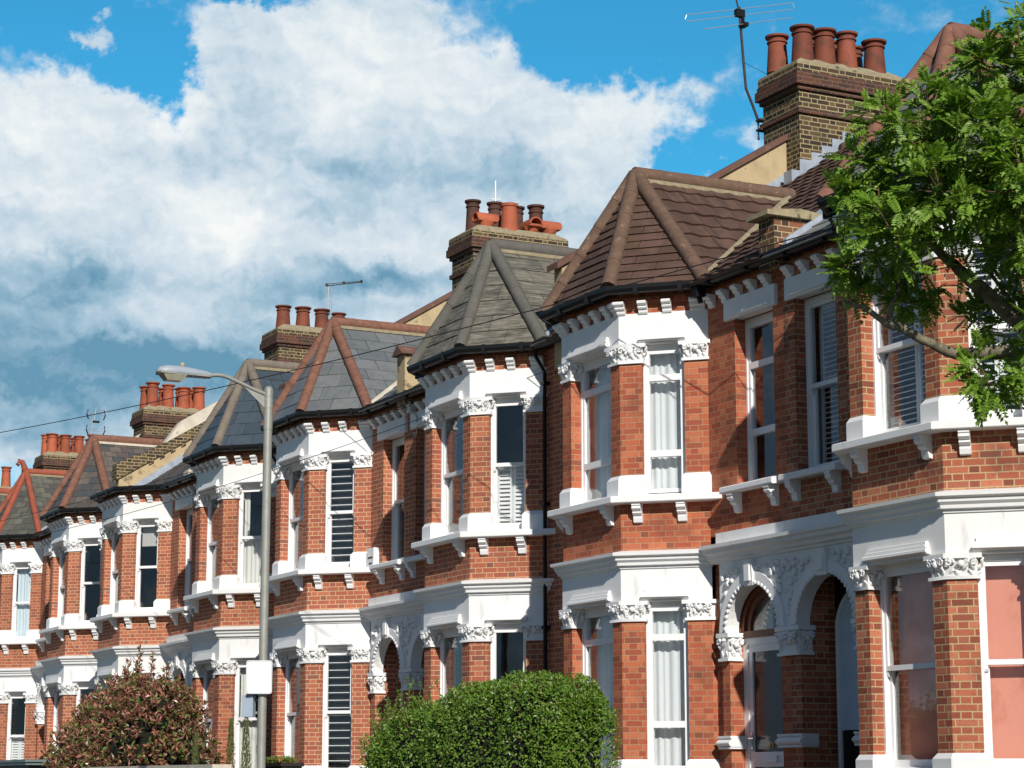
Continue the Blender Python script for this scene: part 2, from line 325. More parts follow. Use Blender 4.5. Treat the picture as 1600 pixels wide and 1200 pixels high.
def leaf_mat(name, stops, trans=0.35, rough=0.45):
    m, T, b, o = mat(name)
    rnd = T.n('ShaderNodeNewGeometry').outputs['Random Per Island']
    c = T.ramp(rnd, stops)
    T.put(b.inputs['Base Color'], c); b.inputs['Roughness'].default_value = rough; b.inputs['Specular IOR Level'].default_value = 0.35
    tr = T.n('ShaderNodeBsdfTranslucent')
    T.put(tr.inputs[0], T.mix(1.0, c, (1.35, 1.5, 0.55, 1), 'MULTIPLY'))
    mx = T.n('ShaderNodeMixShader'); mx.inputs[0].default_value = trans
    T.t.links.new(b.outputs[0], mx.inputs[1]); T.t.links.new(tr.outputs[0], mx.inputs[2]); T.t.links.new(mx.outputs[0], o.inputs[0])
    return m
ROWAN = leaf_mat('rowan_leaf', [(0, (0.095, 0.165, 0.020)), (0.5, (0.155, 0.265, 0.028)), (0.85, (0.19, 0.34, 0.035)), (1, (0.29, 0.38, 0.08))], 0.30)
PRIVET = leaf_mat('privet_leaf', [(0, (0.065, 0.130, 0.016)), (0.5, (0.115, 0.21, 0.024)), (0.9, (0.19, 0.30, 0.04)), (1, (0.26, 0.24, 0.08))], 0.25, 0.35)
PHOTINIA = leaf_mat('photinia_leaf', [(0, (0.073, 0.123, 0.028)), (0.15, (0.195, 0.062, 0.047)), (0.40, (0.159, 0.062, 0.050)), (0.52, (0.110, 0.179, 0.039)), (0.66, (0.146, 0.224, 0.050)), (0.78, (0.464, 0.168, 0.129)), (1, (0.439, 0.269, 0.190))], 0.22, 0.28)
CONIFER = leaf_mat('conifer_needle', [(0, (0.07, 0.10, 0.03)), (1, (0.14, 0.15, 0.05))], 0.15, 0.6)
PLANTER_LEAF = leaf_mat('planter_leaf', [(0, (0.09, 0.15, 0.03)), (0.8, (0.16, 0.22, 0.05)), (1, (0.5, 0.14, 0.03))], 0.2, 0.5)
BARK = plain('rowan_bark', S(120, 112, 92), 0.9, 0.35, 14.0, bmp=0.6, dirt=(S(62, 56, 44), 0.52), dscale=5)
TWIG = plain('twig_bark', S(96, 72, 54), 0.9, 0.2, 14.0)
CORE = plain('core_shade', (0.006, 0.007, 0.003), 1.0, 0.3, 6.0)  # near-black colour standing in for the shade deep inside the foliage

# ------------------------------------------------------------------ mesh builder
class Fr:
    """a frame on a wall: s along, o outward, z up"""
    def __init__(s, O, Tn, N): s.O, s.T, s.N = Vector((*O, 0)), Vector((*Tn, 0)), Vector((*N, 0))
    def __call__(s, a, o, z): return s.O + s.T * a + s.N * o + Vector((0, 0, z))
WORLD = Fr((0, 0), (1, 0), (0, -1))

class MB:
    def __init__(s): s.v, s.f = [], []
    def add(s, pts, faces):
        b = len(s.v); s.v += [Vector(p) for p in pts]; s.f += [[b + i for i in f] for f in faces]
    def box(s, fr, s0, s1, o0, o1, z0, z1):
        p = [fr(a, o, z) for z in (z0, z1) for o in (o0, o1) for a in (s0, s1)]
        s.add(p, [(0, 1, 3, 2), (4, 6, 7, 5), (0, 4, 5, 1), (2, 3, 7, 6), (0, 2, 6, 4), (1, 5, 7, 3)])
    def prism(s, plan, z0, z1, top=None):
        """plan of (x, y); top: other plan for the upper end"""
        n = len(plan); t = top or plan
        s.add([(x, y, z0) for x, y in plan] + [(x, y, z1) for x, y in t],
              [tuple(range(n))[::-1], tuple(range(n, 2 * n))] + [(i, (i + 1) % n, n + (i + 1) % n, n + i) for i in range(n)])
    def extrude(s, fr, prof, s0, s1):
        """prof of (o, z) pulled along s"""
        n = len(prof)
        s.add([fr(s0, o, z) for o, z in prof] + [fr(s1, o, z) for o, z in prof],
              [tuple(range(n)), tuple(range(n, 2 * n))[::-1]] + [(i, (i + 1) % n, n + (i + 1) % n, n + i) for i in range(n)])
    def plate(s, fr, poly, o0, o1):
        """poly of (s, z) given thickness from o0 to o1"""
        n = len(poly)
        s.add([fr(a, o0, z) for a, z in poly] + [fr(a, o1, z) for a, z in poly],
              [tuple(range(n)), tuple(range(n, 2 * n))[::-1]] + [(i, (i + 1) % n, n + (i + 1) % n, n + i) for i in range(n)])
    def sweep(s, path, prof, ends=('butt', 'butt')):
        """prof of (offset, z) carried along a plan path, mitred; outward is to the right of travel"""
        W = []
        P = [Vector(p) for p in path]; n = len(P)
        nr = []
        for i in range(n - 1):
            d = (P[i + 1] - P[i]).normalized(); nr.append(Vector((d.y, -d.x)))
        for i in range(n):
            if i == 0 or i == n - 1:
                k = nr[0] if i == 0 else nr[-1]
                W.append(Vector((1 / k.x, 0)) if ends[0 if i == 0 else 1] == 'wall' else k)
            else:
                a, b = nr[i - 1], nr[i]; W.append((a + b) / (1 + a.dot(b)))
        m = len(prof); pts = []
        for i in range(n):
            for o, z in prof: pts.append((P[i].x + W[i].x * o, P[i].y + W[i].y * o, z))
        fc = []
        for i in range(n - 1):
            for j in range(m):
                k = (j + 1) % m; fc.append((i * m + j, i * m + k, (i + 1) * m + k, (i + 1) * m + j))
        fc += [tuple(range(m)), tuple(range((n - 1) * m, n * m))[::-1]]
        s.add(pts, fc)
    def ell(s, c, r, nu=8, nv=5, ax=None):
        pts = []; c = Vector(c)
        for j in range(1, nv):
            t = math.pi * j / nv
            for i in range(nu):
                a = 2 * math.pi * i / nu
                p = Vector((r[0] * math.sin(t) * math.cos(a), r[1] * math.sin(t) * math.sin(a), r[2] * math.cos(t)))
                pts.append(c + (ax @ p if ax else p))
        tp = Vector((0, 0, r[2])); pts += [c + (ax @ tp if ax else tp), c - (ax @ tp if ax else tp)]
        fc = []
        for j in range(nv - 2):
            for i in range(nu):
                k = (i + 1) % nu; fc.append((j * nu + i, (j + 1) * nu + i, (j + 1) * nu + k, j * nu + k))
        T_, B_ = len(pts) - 2, len(pts) - 1
        for i in range(nu):
            k = (i + 1) % nu; fc += [(T_, i, k), (B_, (nv - 2) * nu + k, (nv - 2) * nu + i)]
        s.add(pts, fc)
    def lathe(s, c, prof, n=16):
        """prof of (radius, z) turned about the vertical through c"""
        m = len(prof); pts = []
        for r, z in prof:
            for i in range(n):
                a = 2 * math.pi * i / n; pts.append((c[0] + r * math.cos(a), c[1] + r * math.sin(a), c[2] + z))
        fc = [(j * n + i, j * n + (i + 1) % n, (j + 1) * n + (i + 1) % n, (j + 1) * n + i) for j in range(m - 1) for i in range(n)]
        fc += [tuple(range(n))[::-1], tuple(range((m - 1) * n, m * n))]
        s.add(pts, fc)
    def tube(s, pts, rad, n=8, half=None, cap=True):
        """tube along points; rad a number or a list"""
        P = [Vector(p) for p in pts]; rs = rad if isinstance(rad, (list, tuple)) else [rad] * len(P)
        rings = []; up = Vector((0, 0, 1))
        for i, p in enumerate(P):
            d = (P[min(i + 1, len(P) - 1)] - P[max(i - 1, 0)]).normalized()
            a = d.cross(up)
            a = a.normalized() if a.length > 1e-3 else Vector((1, 0, 0))
            b = a.cross(d).normalized()
            rings.append([p + (a * math.cos(2 * math.pi * k / n) + b * math.sin(2 * math.pi * k / n)) * rs[i] for k in range(n)])
        base = [q for r_ in rings for q in r_]
        fc = [(i * n + k, i * n + (k + 1) % n, (i + 1) * n + (k + 1) % n, (i + 1) * n + k) for i in range(len(P) - 1) for k in range(n)]
        if cap: fc += [tuple(range(n))[::-1], tuple(range((len(P) - 1) * n, len(P) * n))]
        s.add(base, fc)
    def build(s, name, m, parent=None, sgn=1, smooth=False, zo=EYE, raw=False, autosmooth=None):
        me = bpy.data.meshes.new(name)
        me.from_pydata([(sgn * p.x, p.y, p.z + zo) for p in s.v], [], s.f)
        if not raw:
            bm = bmesh.new(); bm.from_mesh(me); bmesh.ops.recalc_face_normals(bm, faces=bm.faces); bm.to_mesh(me); bm.free()
        me.update()
        uv = me.uv_layers.new(name='UVMap'); vs = me.vertices; buf = [0.0] * (2 * len(me.loops))
        for p in me.polygons:
            nx, ny, nz = p.normal
            h = math.hypot(nx, ny)
            if h < 0.05: t, b = (1, 0, 0), (0, 1, 0)
            else:
                t = (-ny / h, nx / h, 0.0)
                b = (ny * 0 - nz * t[1], nz * t[0] - nx * 0, nx * t[1] - ny * t[0])
            for li in p.loop_indices:
                c = vs[me.loops[li].vertex_index].co
                buf[2 * li] = c.x * t[0] + c.y * t[1]; buf[2 * li + 1] = c.x * b[0] + c.y * b[1] + c.z * b[2]
        uv.data.foreach_set('uv', buf)
        if smooth: me.polygons.foreach_set('use_smooth', [True] * len(me.polygons))
        me.materials.append(m)
        if autosmooth: me.set_sharp_from_angle(angle=R(autosmooth))
        o = bpy.data.objects.new(name, me); COL.objects.link(o)
        if parent: o.parent = parent
        return o

def tag(o, label=None, cat=None, group=None, kind=None):
    if label: o['label'] = label
    if cat: o['category'] = cat
    if group: o['group'] = group
    if kind: o['kind'] = kind
    return o
def thing(name, label, cat, loc=(0, 0, 0), group=None):
    o = bpy.data.objects.new(name, None); COL.objects.link(o); o.location = loc; o.empty_display_size = 0.3
    return tag(o, label, cat, group)
def link_part(name, me, parent):
    o = bpy.data.objects.new(name, me); COL.objects.link(o); o.parent = parent; return o

def offset_plan(plan, d):
    """grow a plan polygon by d (mitred)"""
    n = len(plan); P = [Vector(p) for p in plan]
    area = sum(P[i].x * P[(i + 1) % n].y - P[(i + 1) % n].x * P[i].y for i in range(n))
    out = []
    for i in range(n):
        a = (P[i] - P[i - 1]).normalized(); b = (P[(i + 1) % n] - P[i]).normalized()
        na, nb = Vector((a.y, -a.x)), Vector((b.y, -b.x))
        if area < 0: na, nb = -na, -nb
        w = (na + nb) / max(0.35, 1 + na.dot(nb)); out.append(tuple(P[i] + w * d))
    return out

def clip(poly, a, b, c):
    """keep the part of a (u, v) polygon where a*u + b*v >= c"""
    out = []
    for i in range(len(poly)):
        p, q = poly[i], poly[(i + 1) % len(poly)]
        fp, fq = a * p[0] + b * p[1] - c, a * q[0] + b * q[1] - c
        if fp >= 0: out.append(p)
        if (fp > 0) != (fq > 0) and fp != fq:
            t = fp / (fp - fq); out.append((p[0] + (q[0] - p[0]) * t, p[1] + (q[1] - p[1]) * t))
    return out

def tiles(mb, poly, row, wid, thick, prof=0.0, stag=0.5, seed=1, gap=0.010):
    """cover a flat sloping polygon with real overlapping tiles, each one a wedge with an exposed lower edge"""
    rng = random.Random(seed)
    P = [Vector(p) for p in poly]
    n = (P[1] - P[0]).cross(P[2] - P[0]).normalized()
    if n.z < 0: n = -n
    u = Vector((0, 0, 1)).cross(n).normalized(); v = n.cross(u)
    O = P[0]; Q = [((p - O).dot(u), (p - O).dot(v)) for p in P]
    u0, u1 = min(q[0] for q in Q), max(q[0] for q in Q); v0, v1 = min(q[1] for q in Q), max(q[1] for q in Q)
    nr = int((v1 - v0) / row) + 1
    for r in range(nr):
        va, vb = v0 + r * row, v0 + (r + 1) * row
        k0 = -1
        for k in range(k0, int((u1 - u0) / wid) + 2):
            ua = u0 + (k + (stag if r % 2 else 0)) * wid; ub = ua + wid
            sub = 4 if prof else 1
            jit = rng.uniform(-1, 1) * thick * 0.15
            for c in range(sub):
                sa = ua + (ub - ua) * c / sub + (gap / 2 if c == 0 and not prof else 0); sb = ua + (ub - ua) * (c + 1) / sub - (gap / 2 if c == sub - 1 and not prof else 0)
                cell = Q
                cell = clip(cell, 1, 0, sa); cell = clip(cell, -1, 0, -sb) if len(cell) > 2 else cell
                cell = clip(cell, 0, 1, va) if len(cell) > 2 else cell; cell = clip(cell, 0, -1, -vb) if len(cell) > 2 else cell
                if len(cell) < 3: continue
                def lift(a, b):
                    h = thick * (1 - (b - va) / row * 0.92) + jit + 0.012
                    if prof: h += prof * (0.5 + 0.5 * math.cos(2 * math.pi * (a - ua) / wid))
                    return h
                top = [O + u * a + v * b + n * lift(a, b) for a, b in cell]
                bot = [O + u * a + v * b + n * 0.002 for a, b in cell]
                m = len(cell)
                fc = [tuple(range(m))]
                for i in range(m):
                    j = (i + 1) % m
                    lower = abs(cell[i][1] - va) < 1e-5 and abs(cell[j][1] - va) < 1e-5
                    side = (not prof) and abs(cell[i][0] - cell[j][0]) < 1e-5
                    if lower or side: fc.append((i, m + i, m + j, j))
                mb.add(top + bot, fc)

def ridge_run(mb, a, b, r, piece=0.40, flat=1.0):
    """half-round ridge or hip tiles lapped one over the next, from a (low) to b (high)"""
    a, b = Vector(a), Vector(b); L = (b - a).length; k = max(1, round(L / piece)); pts, rs = [], []
    for i in range(k):
        p, q = a.lerp(b, i / k), a.lerp(b, (i + 1) / k)
        pts += [p, p.lerp(q, 0.12), p.lerp(q, 0.13), q.lerp(p, 0.002)]; rs += [r * 1.035, r * 1.03, r, r * 0.98]
    mb.tube(pts, rs, 10)

# ------------------------------------------------------------------ ground and street
def slab(name, x0, x1, y0, y1, z, th, m):
    b = MB(); b.box(WORLD, x0, x1, -y0, -y1, z - th, z); return tag(b.build(name, m, zo=0), kind='structure')
slab('land', -1500, 1500, -1500, 1500, -0.16, 0.4, LAND)
slab('road', -400, 300, -16.0, -6.60, -0.10, 0.05, ASPHALT)
slab('pavement', -400, 300, -6.44, -4.70, 0.0, 0.15, PAVE)
slab('kerb', -400, 300, -6.60, -6.44, 0.004, 0.19, KERB)
slab('front_gardens', -70, 20, -4.70, 0.3, 0.02, 0.15, GRAVEL)

# ------------------------------------------------------------------ terrace houses
C45 = math.sqrt(0.5)
HF, DP, HB = 0.79, 0.84, 1.63                 # half front, projection and half width of a bay
CL = DP / C45                                 # length of a canted side
FRONT = Fr((-HF, -DP), (1, 0), (0, -1))
CANT_R = Fr((HF, -DP), (C45, C45), (C45, -C45))
CANT_L = Fr((-HB, 0), (C45, -C45), (-C45, -C45))
PATH = [(-HB, 0), (-HF, -DP), (HF, -DP), (HB, 0)]
ZE, RS = 6.34, 0.685                           # eaves height, slope of the main roof
RIDGE_Y = 4.70; RIDGE_Z = ZE + RS * (RIDGE_Y + 0.30)
CACHE = {}
def cached(key, sgn, name, parent, make, m, **kw):
    k = (key, sgn, m.name)
    if k not in CACHE:
        o = make().build(name, m, parent, sgn, **kw); CACHE[k] = o.data; return o
    return link_part(name, CACHE[k], parent)

def pier_plans(d=0.25):
    """plan outlines of the four brick piers of a bay, each with its outer edge as a path for mouldings"""
    ca = (HF - 0.24, -DP); q = (HF, -DP); cb = (HF + 0.30 * C45, -DP + 0.30 * C45)
    cbi = (cb[0] - d * C45, cb[1] + d * C45); mid = (q[0] - d * math.tan(R(22.5)), q[1] + d); cai = (ca[0], ca[1] + d)
    ec = (HF + 0.87 * C45, -DP + 0.87 * C45); w = (HB, 0.0); eci = (ec[0] - d * C45, ec[1] + d * C45)
    corner = [ca, q, cb, cbi, mid, cai]; end = [ec, w, (HB, 0.22), (eci[0], 0.22), eci]
    fl = lambda pl: [(-x, y) for x, y in pl]
    return {'cr': (corner, [cai, ca, q, cb, cbi]), 'er': (end, [eci, ec, w]), 'cl': (fl(corner), fl([cai, ca, q, cb, cbi])[::-1]), 'el': (fl(end), fl([eci, ec, w])[::-1])}
PIERS = pier_plans()

def leafy(mb, path, z0, z1, seed):
    """carved foliage along a plan path: overlapping leaf lobes, flower bosses and volutes at the arrises"""
    rng = random.Random(seed)
    P = [Vector(p) for p in path]
    H = z1 - z0
    for i in range(len(P) - 1):
        a, b = P[i], P[i + 1]; L = (b - a).length
        if L < 0.05: continue
        t = (b - a) / L; nn = Vector((t.y, -t.x)); k = max(1, round(L / 0.072))
        T3, N3 = Vector((t.x, t.y, 0)), Vector((nn.x, nn.y, 0)); Z3 = Vector((0, 0, 1))
        for j in range(k):
            s_ = (j + 0.5) * L / k
            for hz, sl, wd, ou in ((0.18, 0.040, 0.026, 0.012), (0.45, 0.046, 0.030, 0.030), (0.76, 0.044, 0.032, 0.046)):
                if rng.random() < 0.12: continue
                c = a + t * (s_ + rng.uniform(-0.022, 0.022)) + nn * ou
                roll, lean = rng.uniform(-0.9, 0.9), rng.uniform(0.25, 0.75)
                u = (T3 * math.cos(roll) + Z3 * math.sin(roll)); v = (Z3 * math.cos(roll) - T3 * math.sin(roll)); v = (v * math.cos(lean) + N3 * math.sin(lean)); w = u.cross(v)
                M = Matrix((u, v, w)).transposed()
                mb.ell((c.x, c.y, z0 + H * hz + rng.uniform(-0.012, 0.012)), (wd * rng.uniform(0.7, 1.1), sl * rng.uniform(0.8, 1.15), 0.016), 7, 5, M)
                tip = Vector((c.x, c.y, z0 + H * hz)) + v * sl * 0.8; mb.ell(tip, (0.015, 0.015, 0.013), 6, 4)
        c = a.lerp(b, 0.5) + nn * 0.045
        if L > 0.18: mb.ell((c.x, c.y, z0 + H * 0.62), (0.040, 0.040, 0.040), 8, 6)
        for c0, sg in ((a + t * 0.03, 1), (b - t * 0.03, -1)):              # volutes
            c = c0 + nn * 0.05; M = Matrix((T3, Z3, N3)).transposed()
            pts = []
            for q in range(15):
                an = q * 0.55; r_ = 0.048 * (1 - q / 17); pts.append(Vector((c.x, c.y, z1 - 0.062)) + T3 * (math.cos(an) * r_ * sg) + Z3 * math.sin(an) * r_ + N3 * 0.012 * q / 14)
            mb.tube(pts, [0.017 * (1 - q / 22) for q in range(15)], 5)
def capital(key, z0, z1, seed):
    mb = MB(); plan, path = PIERS[key]
    mb.prism(offset_plan(plan, 0.030), z0, z0 + 0.035)
    mb.prism(offset_plan(plan, 0.004), z0 + 0.035, z1 - 0.05, offset_plan(plan, 0.022))
    mb.prism(offset_plan(plan, 0.062), z1 - 0.05, z1)
    leafy(mb, path, z0 + 0.03, z1 - 0.03, seed); return mb
def pedestal(key, z0, z1):
    mb = MB(); plan, _ = PIERS[key]
    mb.prism(offset_plan(plan, 0.045), z0, z1 - 0.055)
    mb.prism(offset_plan(plan, 0.045), z1 - 0.055, z1, offset_plan(plan, 0.006)); return mb

BRK = [(0, 0), (0.165, 0), (0.165, -0.035), (0.15, -0.045), (0.155, -0.075), (0.125, -0.10), (0.105, -0.105), (0.11, -0.13), (0.08, -0.155), (0.06, -0.16), (0.06, -0.19), (0.045, -0.245), (0, -0.255)]
CRB = [(o_, z_ * 0.78) for o_, z_ in ((0, 0), (0.125, 0), (0.135, -0.02), (0.13, -0.05), (0.105, -0.075), (0.085, -0.08), (0.09, -0.105), (0.08, -0.125), (0.05, -0.14), (0.045, -0.185), (0.03, -0.21), (0, -0.215))]
def console(fr, prof, s, w, z):
    mb = MB(); mb.extrude(fr, [(o, z + h) for o, h in prof], s - w / 2, s + w / 2); return mb
def hood(fr, s0, s1, z):
    """label mould over a window: fillet, cove and splayed ends"""
    mb = MB()
    n = 5
    prof = [(0.0, z + 0.115), (0.045, z + 0.105), (0.048, z + 0.072), (0.062, z + 0.066), (0.066, z + 0.03), (0.082, z + 0.022), (0.084, z - 0.005), (0.06, z - 0.02), (0.0, z - 0.03)]
    p0 = [fr(s0 + (0.04 if h > z + 0.05 else 0.0), o, h) for o, h in prof]; p1 = [fr(s1 - (0.04 if h > z + 0.05 else 0.0), o, h) for o, h in prof]
    m = len(prof)
    mb.add(p0 + p1, [tuple(range(m)), tuple(range(m, 2 * m))[::-1]] + [(i, (i + 1) % m, m + (i + 1) % m, m + i) for i in range(m)])
    return mb

def ring(mb, fr, s0, s1, z0, z1, st, rail, o0, o1, bot=None):
    mb.box(fr, s0, s0 + st, o0, o1, z0, z1); mb.box(fr, s1 - st, s1, o0, o1, z0, z1)
    mb.box(fr, s0 + st, s1 - st, o0, o1, z1 - rail, z1); mb.box(fr, s0 + st, s1 - st, o0, o1, z0, z0 + (bot or rail))

def window(h, sgn, fr, s0, s1, z0, z1, style, fill, rec=0.10, seed=0):
    """a window in the opening s0..s1, z0..z1 of frame fr; style 'sash' or ('light', heights of the transoms)"""
    rng = random.Random(seed)
    mb = MB(); D = -rec
    jb = 0.028
    mb.box(fr, s0, s0 + jb, D - 0.13, D, z0, z1); mb.box(fr, s1 - jb, s1, D - 0.13, D, z0, z1)
    mb.box(fr, s0 + jb, s1 - jb, D - 0.13, D - 0.003, z1 - 0.07, z1)
    mb.extrude(fr, [(D - 0.13, z0), (D + 0.075, z0), (D + 0.075, z0 + 0.02), (D - 0.13, z0 + 0.06)], s0 + 0.001, s1 - 0.001)
    a, b = s0 + jb, s1 - jb; zb, zt = z0 + 0.05, z1 - 0.07; panes = []
    if style == 'sash':
        zm = zb + (zt - zb) * 0.5
        ring(mb, fr, a, b, zm - 0.02, zt, 0.045, 0.05, D - 0.065, D - 0.02, 0.055)
        ring(mb, fr, a + 0.002, b - 0.002, zb, zm + 0.03, 0.045, 0.05, D - 0.115, D - 0.070, 0.075)
        for q in (a, b - 0.04):                                           # sash horns
            mb.extrude(fr, [(D - 0.06, zm - 0.02), (D - 0.024, zm - 0.02), (D - 0.03, zm - 0.06), (D - 0.045, zm - 0.085), (D - 0.06, zm - 0.085)], q, q + 0.04)
        panes = [(a + 0.04, b - 0.04, zm + 0.03, zt - 0.045, D - 0.045), (a + 0.04, b - 0.04, zb + 0.07, zm - 0.018, D - 0.095)]
    else:
        zs = [zb] + list(style[1]) + [zt]
        ring(mb, fr, a, b, zb, zt, 0.05, 0.05, D - 0.085, D - 0.015)
        for z in style[1]: mb.box(fr, a + 0.05, b - 0.05, D - 0.083, D - 0.012, z - 0.042, z + 0.042)
        for i in range(len(zs) - 1): panes.append((a + 0.03, b - 0.03, zs[i] + 0.03, zs[i + 1] - 0.03, D - 0.05))
        zm = zs[-2]
    w = mb.build('window', WHITE, h, sgn)
    for x0, x1, p0, p1, d in panes:
        g = MB(); g.box(fr, x0, x1, d - 0.003, d + 0.003, p0, p1); g.build('pane', GLASS, w, sgn)
    F = D - 0.20
    def sheet(x0, x1, p0, p1, amp, m, name, n=60):
        c = MB(); pts = []; ph = rng.uniform(0, 6)
        for k in range(n + 1):
            x = x0 + (x1 - x0) * k / n; o = F + amp * (math.sin(k * 0.55 + ph + 0.8 * math.sin(k * 0.21 + ph)) + 0.7 * math.sin(k * 0.23 + 2 * ph))
            pts.append((x, o))
        c.add([fr(x, o, p0) for x, o in pts] + [fr(x, o, p1) for x, o in pts], [(i, i + 1, n + 2 + i, n + 1 + i) for i in range(n)])
        o = c.build(name, m, w, sgn, smooth=True); return o
    def shutter(x0, x1, p0, p1, open_, name='shutter'):
        c = MB(); xm = (x0 + x1) / 2
        for u0, u1 in ((x0, xm - 0.004), (xm + 0.004, x1)):
            ring(c, fr, u0, u1, p0, p1, 0.042, 0.06, F - 0.015, F + 0.015)
            k = int((p1 - p0 - 0.12) / 0.062); st = (p1 - p0 - 0.12) / k
            for i in range(k):
                z = p0 + 0.06 + (i + 0.5) * st; q = 0.007 if open_ else 0.024
                c.add([fr(x, o, zz) for x in (u0 + 0.04, u1 - 0.04) for o, zz in ((F - 0.024, z + q), (F - 0.022, z + q + 0.007), (F + 0.026, z - q), (F + 0.024, z - q - 0.007))],
                      [(0, 1, 2, 3), (7, 6, 5, 4), (0, 4, 5, 1), (1, 5, 6, 2), (2, 6, 7, 3), (3, 7, 4, 0)])
        c.build(name, WHITE, w, sgn)
    x0, x1 = a + 0.01, b - 0.01
    if fill == 'curtain': sheet(x0, x1, zb, zt, 0.010, NET, 'curtain')
    elif fill == 'blue': sheet(x0, x1, zb, zt, 0.010, PALEBLUE, 'curtain')
    elif fill == 'cream': sheet(x0, x1, zb, zt, 0.016, CREAM, 'curtain')
    elif fill == 'half_curtain': sheet(x0, x1, zb, zm, 0.012, CREAM, 'curtain'); sheet(x1 - 0.10, x1, zm, zt, 0.012, CREAM, 'curtain', 12)
    elif fill == 'side_curtain': sheet(x0, x0 + 0.22, zb, zt, 0.02, NET, 'curtain', 24)
    elif fill == 'blind': sheet(x0, x1, zt - 0.46, zt, 0.001, BLIND, 'roller_blind', 6)
    elif fill == 'paper': sheet(x0, x1, zb, zt, 0.002, PINK, 'window_paper', 6)
    elif fill == 'shutter': shutter(x0, x1, zb, zt, True)
    elif fill == 'half_shutter': shutter(x0, x1, zb, zm + 0.05, False)
    elif fill == 'slats':
        c = MB(); k = int((zt - zb) / 0.125)
        for i in range(k):
            z = zb + (i + 0.6) * (zt - zb) / k
            c.add([fr(x, o, zz) for x in (x0, x1) for o, zz in ((F + 0.055, z - 0.007), (F + 0.055, z + 0.006), (F + 0.095, z + 0.014), (F + 0.095, z + 0.001))],
                  [(0, 1, 2, 3), (7, 6, 5, 4), (0, 4, 5, 1), (1, 5, 6, 2), (2, 6, 7, 3), (3, 7, 4, 0)])
        c.build('slatted_blind', WHITE, w, sgn)
        q = MB(); q.box(fr, x0, x1, F - 0.02, F, zb, zt); q.build('dark_backing', DOORBLACK, w, sgn)  # black sheet added as the darkness of the room behind the open slats
    return w

